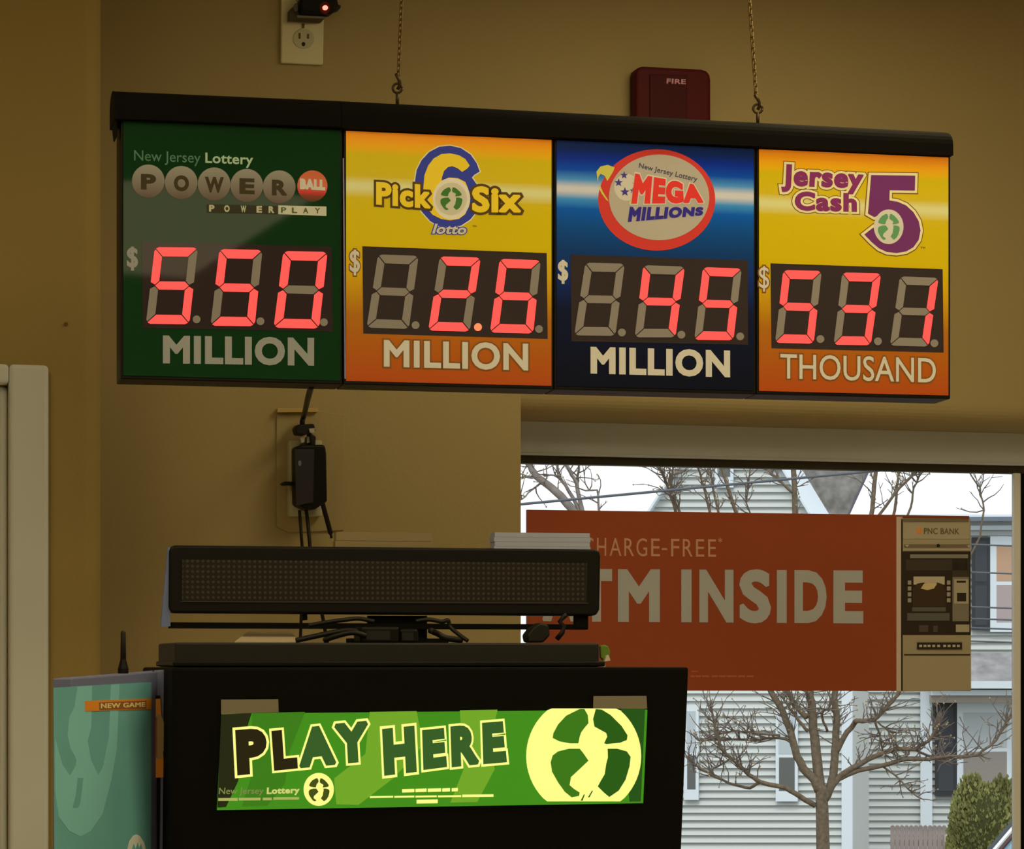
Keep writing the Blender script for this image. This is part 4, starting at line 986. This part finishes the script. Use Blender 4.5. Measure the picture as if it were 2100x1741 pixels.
pic(Mp('pale', 146, 124, 92), [rect(82, 90, 122, 1685)])
pic(Mp('dark', 34, 25, 14), [rect(124, 110, 138, 1680), rect(138, 405, 760, 1170), rect(150, 1345, 755, 1358)])
pic(Mp('olive', 84, 70, 44), [rect(150, 340, 745, 372), rect(135, 108, 740, 135)])
pic(Mp('cream', 124, 110, 74), [rect(140, 145, 748, 290), rect(146, 380, 750, 398)], 2)
pic(Mp('mid', 94, 86, 62), [rect(205, 432, 735, 468)], 2)
pic(Mp('shadow', 46, 38, 24), [rect(165, 480, 735, 580), rect(590, 480, 745, 640)], 2)
pic(Mp('grey', 92, 82, 56), [rect(592, 640, 742, 1045)], 3)
pic(Mp('cream', 0, 0, 0), [rect(606, 660, 738, 885), rect(622, 1075, 745, 1145)], 4)
pic(Mp('dark', 0, 0, 0), [rect(628, 674, 712, 692), rect(632, 785, 715, 862), rect(265, 1238, 678, 1302)], 5)
pic(Mp('screen', 138, 122, 84), [rect(235, 635, 520, 710)], 3)
pic(Mp('hill', 46, 32, 16), [[(225, 740), (270, 700), (330, 690), (400, 740), (450, 690), (500, 705), (530, 760), (530, 910), (225, 910)]], 4)
pic(Mp('sun', 150, 128, 74), [[(300, 745), (330, 700), (400, 695), (450, 700), (420, 745), (360, 760)]], 5)
pic(Mp('button', 116, 104, 78), [rect(x_, y_, x_ + 32, y_ + 38) for x_ in (182, 540) for y_ in (672, 726, 780, 834)], 4)
pic(Mp('slate', 66, 62, 44), [rect(178, 970, 565, 1040), rect(222, 915, 530, 955)], 3)
pic(Mp('dim', 60, 46, 34), [rect(285, 1080, 370, 1145), rect(415, 1085, 455, 1145)], 3)
pic(Mp('tiny', 136, 122, 90), [rect(x_, 1260, x_ + 26, 1282) for x_ in (285, 325, 362, 405, 450, 505, 545, 590, 630)], 6)
pic(Mp('knob', 24, 18, 10), [ellipse(462, 352, 16, 16, 12)], 3)
pic(Mp('tiny', 0, 0, 0), [[(152, 345), (198, 345), (175, 366)], [(722, 350), (752, 350), (740, 370)]], 3)
pic(Mp('emblem', 168, 96, 40), [ellipse(288, 215, 30, 34, 6)], 3)
mb = MB(); mb.text('PNC BANK', PO.pts(zM([(330, 246), (655, 250), (655, 195), (330, 190)])), .0018, .0024, .02); mb.build('picture_lettering', Mp('ink', 78, 62, 36), parent=atm)

# ------------------------------------------------------------------ outdoors
GZ = -1.5
mb = MB(); mb.add([(-60, 7.4, GZ), (60, 7.4, GZ), (60, 120, GZ), (-60, 120, GZ), (-60, 7.4, GZ - .3), (60, 7.4, GZ - .3), (60, 120, GZ - .3), (-60, 120, GZ - .3)], [(0, 1, 2, 3), (4, 5, 6, 7), (0, 1, 5, 4), (1, 2, 6, 5), (2, 3, 7, 6), (3, 0, 4, 7)])
struct(mb.build('ground', mat('asphalt', outdoor(120, 118, 112), .9, .1, vary=(2, .2))))
O_ = outdoor
M_sid = mat('siding_grey', O_(180, 188, 188), .6, .2)
M_wtr = mat('white_trim', O_(200, 214, 224), .5, .2)
M_roofg = mat('roof_shingle_grey', O_(124, 124, 122), .9, .05, vary=(6, .35))
M_shut = mat('shutter_slate', O_(50, 56, 62), .6, .2)
M_pane = mat('house_glass', O_(166, 180, 188), .15, .5)
M_paned = mat('house_glass_dark', O_(84, 90, 90), .15, .5)
def siding(pl, xr, y0, y1, pitch, name, m, parent):
    """lapped boards over pixel rows y0..y1 of a facade; xr(y) gives the left and right ends"""
    mb = MB(); y = y1
    while y > y0:
        xa, xb = xr(y); xc, xd = xr(max(y - pitch, y0))
        A, B = pl.px(xa, y), pl.px(xb, y); C, D = pl.px(xd, y - pitch), pl.px(xc, y - pitch)
        mb.add([(*A, 0), (*B, 0), (*C, -.06), (*D, -.06), (*A, -.064), (*B, -.064)], [(0, 1, 2, 3), (4, 5, 1, 0)])
        y -= pitch
    return mb.build(name, m, parent=parent, recalc=False)
# gabled house on the left
HA = Plane(1600, 1416, 38.0, -14, 0)
ha = thing('house', 'gabled house with pale grey siding behind the bare street tree', 'house', plane=HA)
def xrA(y):
    k = max(0, (1180 - y)) * .62
    return (1255 + min(k, 240), 1743 - min(k, 240))
gb = HA.px(1600, 1744 + 30)[1]
siding(HA, xrA, 800, 1835, 15.3, 'siding', M_sid, ha)
out = [HA.px(1255, 1835), HA.px(1743, 1835), HA.px(1743, 1180), HA.px(1503, 795), HA.px(1495, 795), HA.px(1255, 1180)]
mb = MB(); mb.prism(out, -2.2, -.1); mb.build('wall', M_sid, parent=ha)
def hrect(pl, par, name, m, x0, y0, x1, y1, c0, c1):
    mb = MB(); mb.prism(pl.pts([(x0, y0), (x1, y0), (x1, y1), (x0, y1)]), c0, c1); return mb.build(name, m, parent=par)
hrect(HA, ha, 'corner_board', M_wtr, 1727, 1195, 1749, 1835, -.02, .06)
mb = MB()
for s_ in (0, 1):
    L = [(1330, 1060), (1502, 785), (1502, 778), (1326, 1058)] if s_ == 0 else [(1664, 1060), (1498, 785), (1498, 778), (1668, 1058)]
    mb.prism(HA.pts(L), -2.3, .15)
mb.build('rake_roof', M_wtr, parent=ha)
for (x0, x1, y0, y1, pm) in ((1404, 1434, 1450, 1640, M_pane), (1592, 1637, 1455, 1643, M_pane), (1468, 1505, 880, 1000, M_pane)):
    f_ = hrect(HA, ha, 'window', M_wtr, x0, y0, x1, y1, 0, .06)
    mid = (y0 + y1) / 2
    hrect(HA, f_, 'upper_pane', M_pane, x0 + 6, y0 + 8, x1 - 6, mid - 3, .06, .065)
    hrect(HA, f_, 'lower_pane', M_paned, x0 + 7, mid + 4, x1 - 6, y1 - 22, .06, .065)
# right house with shutters
HB = Plane(1900, 1416, 44.0, -5, 0)
hb = thing('house', 'pale house with dark shutters and a bright roof beyond the clipped evergreen', 'house', plane=HB)
XL, XR = 1640, 2600
mb = MB(); mb.prism(HB.pts([(XL, 1062), (XR, 1062), (XR, 1775), (XL, 1775)]), -8, -.1); mb.build('wall', M_sid, parent=hb)
siding(HB, lambda y: (XL, XR), 1066, 1770, 14.6, 'siding', M_sid, hb)
rf = HB.pts([(XL - 20, 1057), (XR, 1057)]); rt = HB.px(XL, 905, -2.6)[1]
mb = MB(); mb.add([(rf[0][0], rf[0][1], .35), (rf[1][0], rf[1][1], .35), (rf[1][0], rt, -3.4), (rf[0][0], rt, -3.4), (rf[0][0], rf[0][1] - .06, .35), (rf[1][0], rf[1][1] - .06, .35), (rf[1][0], rf[1][1] - .06, -8.2), (rf[0][0], rf[0][1] - .06, -8.2)], [(0, 1, 2, 3), (4, 5, 6, 7), (0, 1, 5, 4), (1, 2, 6, 5), (2, 3, 7, 6), (3, 0, 4, 7)])
mb.build('roof', mat('roof_white', (.80, .86, .92), .7, .2), parent=hb)
mb = MB(); mb.box(rf[0][0], rf[1][0], rf[0][1] - .12, rf[0][1] - .055, .30, .38); mb.build('gutter', mat('gutter_slate', O_(98, 112, 128), .5), parent=hb)
mb = MB(); mb.box(rf[0][0], rf[1][0], HB.px(2000, 1087)[1], HB.px(2000, 1078)[1], 0, .05); mb.build('frieze_board', M_wtr, parent=hb)
hrect(HB, hb, 'downspout', M_wtr, 1887, 1090, 1911, 1700, .03, .10)
def win(x0, x1, y0, y1, ysash, up, lo):
    f_ = hrect(HB, hb, 'window', M_wtr, x0, y0, x1, y1, 0, .07)
    hrect(HB, f_, 'upper_pane', up, x0 + 13, y0 + 20, x1 - 12, ysash - 4, .07, .075)
    hrect(HB, f_, 'lower_pane', lo, x0 + 13, ysash + 4, x1 - 12, y1 - 20, .07, .075)
win(2030, 2150, 1100, 1296, 1196, mat('blind_tan', O_(176, 146, 122), .6), mat('pane_mauve', O_(160, 150, 152), .3))
win(1962, 2076, 1441, 1680, 1537, mat('pane_grey', O_(172, 184, 190), .2), mat('pane_taupe', O_(136, 134, 130), .2))
for L in ((1992, 1102, 2030, 1292), (2150, 1102, 2190, 1292), (1917, 1441, 1961, 1632), (2078, 1441, 2120, 1632)):
    sh = hrect(HB, hb, 'shutter', M_shut, *L, .02, .07)
    x0, y0, x1, y1 = L; md_ = (y0 + y1) / 2
    hrect(HB, sh, 'recessed_panel', mat('shutter_panel', O_(56, 62, 70), .6), x0 + 7, y0 + 8, x1 - 7, md_ - 4, .07, .075)
    hrect(HB, sh, 'recessed_panel', MATS['shutter_panel'], x0 + 7, md_ + 4, x1 - 7, y1 - 10, .07, .075)
pr = MB(); A_, B_ = HB.px(1905, 1395)[0], HB.px(XR, 1395)[0]; y_t, y_b = HB.px(2000, 1339)[1], HB.px(2000, 1396)[1]
pr.add([(A_, y_t, .02), (B_, y_t, .02), (B_, y_b, .75), (A_, y_b, .75), (A_, y_b, .02), (B_, y_b, .02)], [(0, 1, 2, 3), (3, 2, 5, 4), (0, 3, 4), (1, 5, 2), (0, 4, 5, 1)])
pr.build('porch_roof', mat('porch_shingle', O_(140, 142, 146), .9, .05, vary=(5, .25)), parent=hb)
mb = MB(); mb.box(A_, B_, HB.px(2000, 1411)[1], y_b, .55, .78); mb.box(A_, B_, HB.px(2000, 1425)[1], HB.px(2000, 1414)[1], .45, .60); mb.build('porch_trim', M_wtr, parent=hb)
mb = MB(); mb.box(A_, B_, HB.px(2000, 1440)[1], HB.px(2000, 1425)[1], .02, .5); mb.build('porch_soffit', mat('soffit_grey', O_(150, 144, 136), .7), parent=hb)
# grey roof slope between the two houses
GR = Plane(1700, 1060, 41.6, -8, 0)
gr = thing('shingled_roof', 'grey shingled roof slope showing between the two pale houses', 'roof', plane=GR)
mb = MB()
A4 = GR.pts([(1560, 900), (1812, 900), (1738, 1062), (1560, 1062)])
mb.prism(A4, -.3, -.1); mb.build('shingles', M_roofg, parent=gr)
mb = MB(); mb.prism(GR.pts([(1808, 900), (1813, 900), (1739, 1062), (1735, 1062)]), -.12, -.05); mb.build('roof_edge', mat('edge_slate', O_(88, 90, 104), .7), parent=gr)
mb = MB(); lo_ = GR.pts([(1640, 1062), (1738, 1062)]); mb.box(lo_[0][0], lo_[1][0], GZ - GR.o.z, lo_[0][1] + .05, -.4, -.15); mb.build('wall', M_sid, parent=gr)

# bare trees
M_bark = mat('bark_olive', O_(100, 90, 76), .9, .05, bump=(30, .5), vary=(12, .25))
M_bark2 = mat('bark_grey', O_(128, 122, 118), .9, .05, vary=(12, .25))
M_twig = mat('twig_brown', O_(104, 96, 90), .9, .05)
M_bud = mat('bud_ochre', O_(150, 138, 104), .8, .1)
def tree(label, base_px, d, limbs, twig_n, seed, bark):
    rg = random.Random(seed)
    b0 = P(base_px, 1500, d); b0.z = GZ
    t_ = thing('bare_tree', label, 'tree', loc=b0)
    tw, bd = MB(), MB()
    first = True
    for pts, r0, r1, ntw in limbs:
        k = d / F
        path = []; dep = rg.uniform(-.25, .25)
        for i, (x, y) in enumerate(pts):
            p = P(x, y, d) if first else P(x, y, d + dep * i / len(pts) * 1.6)
            path.append(p)
        if first: path[0].z = GZ - .02
        # subdivide with slight wander
        pp = []
        for i in range(len(path) - 1):
            for s_ in range(3):
                q_ = path[i].lerp(path[i + 1], s_ / 3)
                if s_ and not first: q_ = q_ + Vector((rg.uniform(-1, 1), rg.uniform(-1, 1), rg.uniform(-1, 1))) * k * 1.2
                pp.append(q_)
        pp.append(path[-1])
        n = len(pp)
        rad = [k * (r0 + (r1 - r0) * i / (n - 1)) for i in range(n)]
        mb_ = MB(); mb_.tube(pp, rad, 10 if r0 > 6 else 6)
        mb_.build('trunk' if first else 'limb', bark, parent=t_, world=True, smooth=True)
        first = False
        for _ in range(ntw):
            i = rg.randrange(max(1, n // 3), n)
            p = pp[i]; dr = (pp[min(i + 1, n - 1)] - pp[max(i - 1, 0)]).normalized()
            v = (dr * rg.uniform(.3, 1) + Vector((rg.uniform(-1, 1), rg.uniform(-.6, .6), rg.uniform(-.5, 1)))).normalized()
            ln = k * rg.uniform(22, 70)
            seg = [p]
            for s_ in range(4):
                v = (v + Vector((rg.uniform(-.4, .4), rg.uniform(-.3, .3), rg.uniform(-.25, .4)))).normalized()
                seg.append(seg[-1] + v * ln / 4)
                if rg.random() < .55:
                    v2 = (v + Vector((rg.uniform(-1, 1), rg.uniform(-.5, .5), rg.uniform(-.6, .8)))).normalized()
                    e = seg[-1] + v2 * ln * rg.uniform(.15, .4)
                    tw.tube([seg[-1], e], [k * .9, k * .5], 4)
                    if rg.random() < .25: bd.ellipsoid(e, (k * 1.6, k * 1.6, k * 2.0), 6, 4)
            tw.tube(seg, [k * 1.5, k * 1.3, k * 1.0, k * .8, k * .5], 4)
            if rg.random() < .3: bd.ellipsoid(seg[-1], (k * 1.8, k * 1.8, k * 2.2), 6, 4)
    o = tw.build('twigs', M_twig, parent=t_, world=True); o['kind'] = 'stuff'
    if bd.v: o = bd.build('buds', M_bud, parent=t_, world=True); o['kind'] = 'stuff'
    return t_
limbs = [
 ([(1689, 1900), (1688, 1745), (1686, 1660), (1684, 1610)], 15, 12, 0),
 ([(1680, 1622), (1671, 1600), (1648, 1577), (1634, 1551), (1625, 1516), (1614, 1482), (1604, 1456), (1581, 1418), (1560, 1370), (1545, 1300), (1535, 1200), (1520, 1080), (1480, 960)], 8.5, 3, 26),
 ([(1684, 1625), (1680, 1600), (1676, 1562), (1671, 1516), (1667, 1486), (1665, 1448), (1659, 1418), (1650, 1330), (1640, 1200), (1631, 1080), (1627, 960), (1625, 900)], 10, 4.2, 26),
 ([(1688, 1640), (1699, 1622), (1709, 1591), (1712, 1554), (1714, 1516), (1716, 1467), (1711, 1433), (1722, 1330), (1760, 1180), (1789, 1045), (1797, 960), (1800, 900)], 8.5, 3.2, 26),
 ([(1655, 1471), (1645, 1462), (1629, 1446), (1615, 1421), (1590, 1350), (1570, 1250)], 5.5, 3, 12),
 ([(1657, 1500), (1640, 1480), (1632, 1468), (1612, 1441), (1605, 1425)], 3, 1.8, 5),
 ([(1713, 1546), (1730, 1513), (1754, 1480), (1757, 1478), (1775, 1478), (1794, 1476), (1802, 1468), (1830, 1439), (1845, 1418), (1870, 1370)], 5.5, 2.5, 16),
 ([(1692, 1640), (1709, 1608), (1720, 1594), (1749, 1574), (1794, 1551), (1838, 1535), (1877, 1537), (1906, 1518), (1918, 1498), (1926, 1470)], 6.5, 2, 22),
 ([(1709, 1606), (1725, 1595), (1759, 1580), (1808, 1570), (1857, 1557), (1906, 1557), (1940, 1552), (1975, 1551), (2004, 1549), (2043, 1518), (2063, 1482), (2079, 1455)], 5, 1.5, 24),
 ([(1877, 1537), (1895, 1546), (1918, 1553), (1940, 1556)], 2.6, 1.8, 5),
 ([(1672, 1652), (1642, 1634), (1610, 1615), (1560, 1604), (1536, 1589), (1519, 1572), (1498, 1554), (1477, 1532), (1469, 1505), (1462, 1467), (1454, 1450)], 5, 1.8, 24),
 ([(1560, 1604), (1538, 1616), (1509, 1610), (1467, 1594), (1429, 1570), (1406, 1551)], 3, 1.6, 10),
 ([(1627, 1524), (1610, 1515), (1576, 1513), (1553, 1518), (1501, 1516), (1433, 1519)], 3, 1.3, 14),
 ([(1600, 1508), (1547, 1503), (1503, 1498), (1471, 1507)], 2.4, 1.3, 8),
 ([(1498, 1554), (1477, 1569), (1458, 1579)], 2, 1.2, 4),
 ([(1808, 1570), (1836, 1590), (1862, 1618), (1882, 1634)], 2, 1.2, 6),
 ([(1794, 1476), (1805, 1510), (1812, 1545)], 2.2, 1.4, 6),
 ([(1800, 1480), (1822, 1500), (1843, 1532)], 1.8, 1.2, 5),
 ([(1697, 1500), (1686, 1470), (1686, 1462), (1700, 1450), (1705, 1430)], 2.4, 1.5, 5),
 ([(1775, 1140), (1800, 1060), (1845, 1000), (1882, 965), (1900, 940)], 3, 2, 12),
 ([(1815, 1120), (1835, 1046), (1843, 974), (1848, 930)], 3, 2, 8),
 ([(1845, 1100), (1868, 1040), (1874, 1000), (1890, 970)], 2.4, 1.4, 8),
 ([(1960, 1200), (2010, 1100), (2018, 1046), (2010, 1000), (1990, 972)], 2.0, 1.4, 5),
 ([(1400, 1150), (1385, 1045), (1372, 1005), (1360, 975), (1350, 950)], 3.2, 2, 16),
 ([(1420, 1140), (1392, 1045), (1375, 1000), (1380, 960)], 3, 1.6, 10),
 ([(1470, 1160), (1455, 1045), (1440, 990), (1430, 950)], 3, 1.6, 8),
 ([(1500, 1160), (1472, 1045), (1462, 1000), (1455, 950)], 2.6, 1.5, 8),
 ([(1560, 1100), (1530, 1030), (1540, 950)], 1.6, 1.1, 6),
 ([(1625, 1010), (1600, 985), (1575, 965)], 2.6, 1.8, 6),
]
limbs = [(p_, a_ * (1.15 if i_ else 1), b_ * (1.15 if i_ else 1), int(n_ * 2.2)) for i_, (p_, a_, b_, n_) in enumerate(limbs)]
tree('slender bare street tree with spreading limbs in front of the houses', 1688, 26.0, limbs, 0, 3, M_bark)
limbs = [
 ([(1235, 1900), (1230, 1500), (1222, 1250), (1195, 1060)], 15, 10, 0),
 ([(1200, 1085), (1170, 1040), (1150, 1017), (1127, 997), (1099, 976), (1088, 956), (1070, 930)], 9.5, 6, 10),
 ([(1193, 1060), (1180, 1030), (1160, 995), (1145, 976), (1144, 950)], 4.5, 2.5, 6),
 ([(1197, 1060), (1190, 1030), (1183, 990), (1168, 965), (1155, 945)], 5, 3, 8),
 ([(1184, 992), (1186, 970), (1188, 945)], 3, 2, 4),
 ([(1105, 978), (1085, 978), (1066, 980)], 3, 1.8, 5),
 ([(1115, 985), (1090, 1005), (1070, 1024)], 2.4, 1.4, 5),
 ([(1150, 976), (1130, 974), (1115, 976)], 2.2, 1.4, 3),
 ([(1240, 1075), (1228, 1045), (1225, 1005), (1200, 1006)], 3, 1.8, 6),
]
tree('bare grey tree seen against the white sky at the window corner', 1235, 24.0, limbs, 0, 9, M_bark2)
# overhead wires
def wire(label, x0, y0, x1, y1, d, r):
    a, b_ = P(x0, y0, d), P(x1, y1, d + .3)
    dv = b_ - a
    pts = [a + dv * (k / 10 * 5 - 2) + Vector((0, 0, 0.0)) for k in range(11)]
    mb_ = MB(); mb_.tube(pts, r, 6)
    tag(mb_.build('utility_wire', mat('wire_grey', O_(84, 90, 98), .6, .2), smooth=True), label, 'wire', 'overhead wires across the street')
wire('overhead wire slanting up across the gabled house', 1068, 1034, 1600, 984, 21, .010)
for lab, y in (('highest of the level wires crossing the dark upper shutter', 1118), ('wire crossing the upper shutter just above the window sash', 1175), ('wire crossing the lower pane of the upper window', 1246), ('wire running over the sill of the upper window', 1270), ('wire along the bottom end of the upper shutter', 1289), ('lowest level wire, just above the porch roof', 1316)):
    wire(lab, 1990, y - 1.5, 2080, y + 1.5, 20, .0062)
# fence
FE = Plane(1885, 1700, 33, -3, 0)
fn = thing('picket_fence', 'weathered grey wooden picket fence left of the clipped evergreen', 'fence', plane=FE)
M_fence = mat('fence_wood', O_(132, 124, 122), .9, .05, vary=(5, .15))
gzb = GZ - FE.o.z
bp = None
wdt = 9.6
for k in range(12):
    x = 1826 + k * wdt
    a0 = FE.px(x, 1700)[0]; a1 = FE.px(x + wdt - .8, 1700)[0]; tp = FE.px(x, 1692)[1]; dd = (a1 - a0) * .32
    if bp is None:
        mb = MB(); mb.prism([(0, gzb), (a1 - a0, gzb), (a1 - a0, tp - dd), ((a1 - a0) * .65, tp), ((a1 - a0) * .35, tp), (0, tp - dd)], 0, .02)
        bp = o = mb.build('picket', M_fence, parent=fn)
    else:
        o = bp.copy(); COL.objects.link(o); o.parent = fn
    o.location = (a0, 0, 0)
mb = MB(); a0, a1 = FE.px(1826, 1700)[0], FE.px(1942, 1700)[0]; mb.box(a0, a1, FE.px(1880, 1735)[1], FE.px(1880, 1722)[1], -.05, 0); mb.box(a0, a1, gzb + .3, gzb + .4, -.05, 0); mb.build('rail', M_fence, parent=fn)
mb = MB(); mb.box(FE.px(1936, 1700)[0], FE.px(1943, 1700)[0], gzb, FE.px(1940, 1712)[1], .02, .06); mb.build('post', mat('fence_pale', O_(170, 164, 158), .8), parent=fn)
# clipped evergreen
rg = random.Random(5)
eb = P(2022, 1700, 30); eb.z = GZ
ev = thing('evergreen_shrub', 'dense clipped evergreen shrub in front of the shuttered house', 'shrub', loc=eb)
k30 = 30 / F
mb = MB(); core = MB()
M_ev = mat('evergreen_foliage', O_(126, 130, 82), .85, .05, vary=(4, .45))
lobes = [(1992, 1585, 52, 300), (2056, 1590, 50, 300), (2024, 1606, 84, 300), (1975, 1640, 36, 250), (2075, 1620, 40, 250)]
for lx, ty_, rx_, hh in lobes:
    c0 = P(lx, ty_, 30); zc0 = (c0.z + GZ) / 2; hz = (c0.z - GZ) / 2
    core.ellipsoid((c0.x, 30 + rg.uniform(-.05, .05), zc0), (rx_ * k30 * .9, rx_ * k30 * .9, hz * .97), 18, 14)
    for _ in range(int(2600 * rx_ / 50)):
        th = math.acos(rg.uniform(-.6, 1)); ph = rg.uniform(math.pi, 2 * math.pi) if rg.random() < .8 else rg.uniform(0, math.pi)
        nv = Vector((math.sin(th) * math.cos(ph), math.sin(th) * math.sin(ph), math.cos(th)))
        s_ = rg.uniform(.86, 1.02)
        p = Vector((c0.x, 30, zc0)) + Vector((nv.x * rx_ * k30, nv.y * rx_ * k30, nv.z * hz)) * s_
        up = (Vector((nv.x * .6, nv.y * .6, 1)) + Vector((rg.uniform(-.3, .3), rg.uniform(-.3, .3), 0))).normalized()
        sd = up.cross(Vector((rg.uniform(-1, 1), rg.uniform(-1, 1), rg.uniform(-.3, .3)))).normalized()
        L = rg.uniform(.03, .065); wd = L * .34
        fw = up.cross(sd) * wd * .35
        mb.add([p - up * L * .5, p + sd * wd + fw, p + up * L * .6, p - sd * wd + fw], [(0, 1, 2), (0, 2, 3)])
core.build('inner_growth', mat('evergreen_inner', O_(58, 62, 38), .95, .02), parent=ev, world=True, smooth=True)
o = mb.build('foliage', M_ev, parent=ev, world=True, recalc=False); o['kind'] = 'stuff'
mb = MB(); mb.tube([(eb.x, 30, GZ - .02), (eb.x, 30, GZ + .4)], .09, 8); mb.build('trunk', M_bark, parent=ev, world=True)
# parked car: only the sloping roof pillar shows inside the frame
car_l = Vector((.66, .75, 0)).normalized()
hood, top, x_ws = 1.10, 1.86, 0.0
x_tp = (top - hood) / .577
pm = P(2044, 1724, 22)
xm = (pm.z - GZ - hood) / .577
cb = pm - car_l * xm; cb.z = GZ
car = thing('car', 'parked white car whose sloping roof pillar rises past the evergreen', 'car', loc=cb)
car.matrix_world = Matrix.Translation(cb) @ Matrix.Rotation(math.atan2(car_l.y, car_l.x), 4, 'Z')
M_car = mat('car_white', (.85, .87, .9), .2, .6)
def carbody(prof, y0, y1, name, m, bevel=0):
    n = len(prof)
    return MB().add([(x, -y0, z) for x, z in prof] + [(x, -y1, z) for x, z in prof], [tuple(range(n)), tuple(range(n, 2 * n))[::-1]] + [(i, (i + 1) % n, n + (i + 1) % n, n + i) for i in range(n)]).build(name, m, parent=car, bevel=bevel, seg=3)
carbody([(-1.15, .35), (-1.2, .78), (-1.05, 1.0), (x_ws, hood), (x_tp + 2.2, 1.2), (x_tp + 2.5, 1.1), (x_tp + 2.5, .45), (x_tp + 2.35, .32)], -.03, 1.78, 'body', M_car, bevel=.05)
carbody([(x_ws, hood - .02), (x_tp - .12, top - .10), (x_tp + .1, top - .03), (x_tp + 1.4, top - .04), (x_tp + 2.0, top - .25), (x_tp + 2.15, 1.15)], .03, 1.70, 'cabin_glass', mat('car_glass', (.16, .30, .38), .1, .6))
carbody([(x_tp - .05, top - .035), (x_tp + .1, top), (x_tp + 1.4, top - .005), (x_tp + 1.85, top - .12), (x_tp + 1.8, top - .16), (x_tp + 1.4, top - .05), (x_tp + .1, top - .045)], .04, 1.69, 'roof', M_car)
def strip(off0, off1, y0, y1, name, m):
    ctr = [(x_ws - .02, hood - .02), (x_tp - .12, top - .09), (x_tp, top - .02), (x_tp + .16, top + .012), (x_tp + .6, top + .02), (x_tp + 1.4, top + .01), (x_tp + 1.95, top - .2), (x_tp + 2.15, 1.17)]
    up = []
    for i in range(len(ctr)):
        d_ = Vector(ctr[min(i + 1, len(ctr) - 1)]) - Vector(ctr[max(i - 1, 0)]); d_.normalize(); up.append(Vector((-d_.y, d_.x)))
    st = []
    for c_, n_ in zip(ctr, up):
        A_, B_ = Vector(c_) + n_ * off0, Vector(c_) + n_ * off1
        st.append([Vector((A_.x, -y0, A_.y)), Vector((B_.x, -y0, B_.y)), Vector((B_.x, -y1, B_.y)), Vector((A_.x, -y1, A_.y))])
    MB().extrude(st, None).build(name, m, parent=car)
for ya, yb_ in ((0, .07), (1.66, 1.73)):
    strip(-.03, .03, ya, yb_, 'roof_pillar', M_car)
    strip(-.05, .012, ya + (.07 if ya == 0 else -.03), yb_ + (.03 if ya == 0 else -.07), 'window_seal', mat('seal_brown', O_(70, 52, 54), .6))
    strip(.03, .040, ya + .005, yb_ - .03, 'roof_rail', mat('rail_slate', O_(40, 52, 60), .4))
for wx in (-.55, x_tp + 1.75):
    for wy in (-.05, 1.60):
        mb = MB(); mb.tube([(wx, -wy, .36), (wx, -wy - .2, .36)], .36, 24); wl = mb.build('wheel', mat('tyre_black', (.02, .02, .02), .8), parent=car, bevel=.02)
        yo = -wy + .012 if wy < 0 else -wy - .212
        mb = MB(); mb.tube([(wx, yo - .008, .36), (wx, yo + .008, .36)], .22, 16); mb.build('hub_cap', M_metal, parent=wl)

bpy.context.view_layer.update()
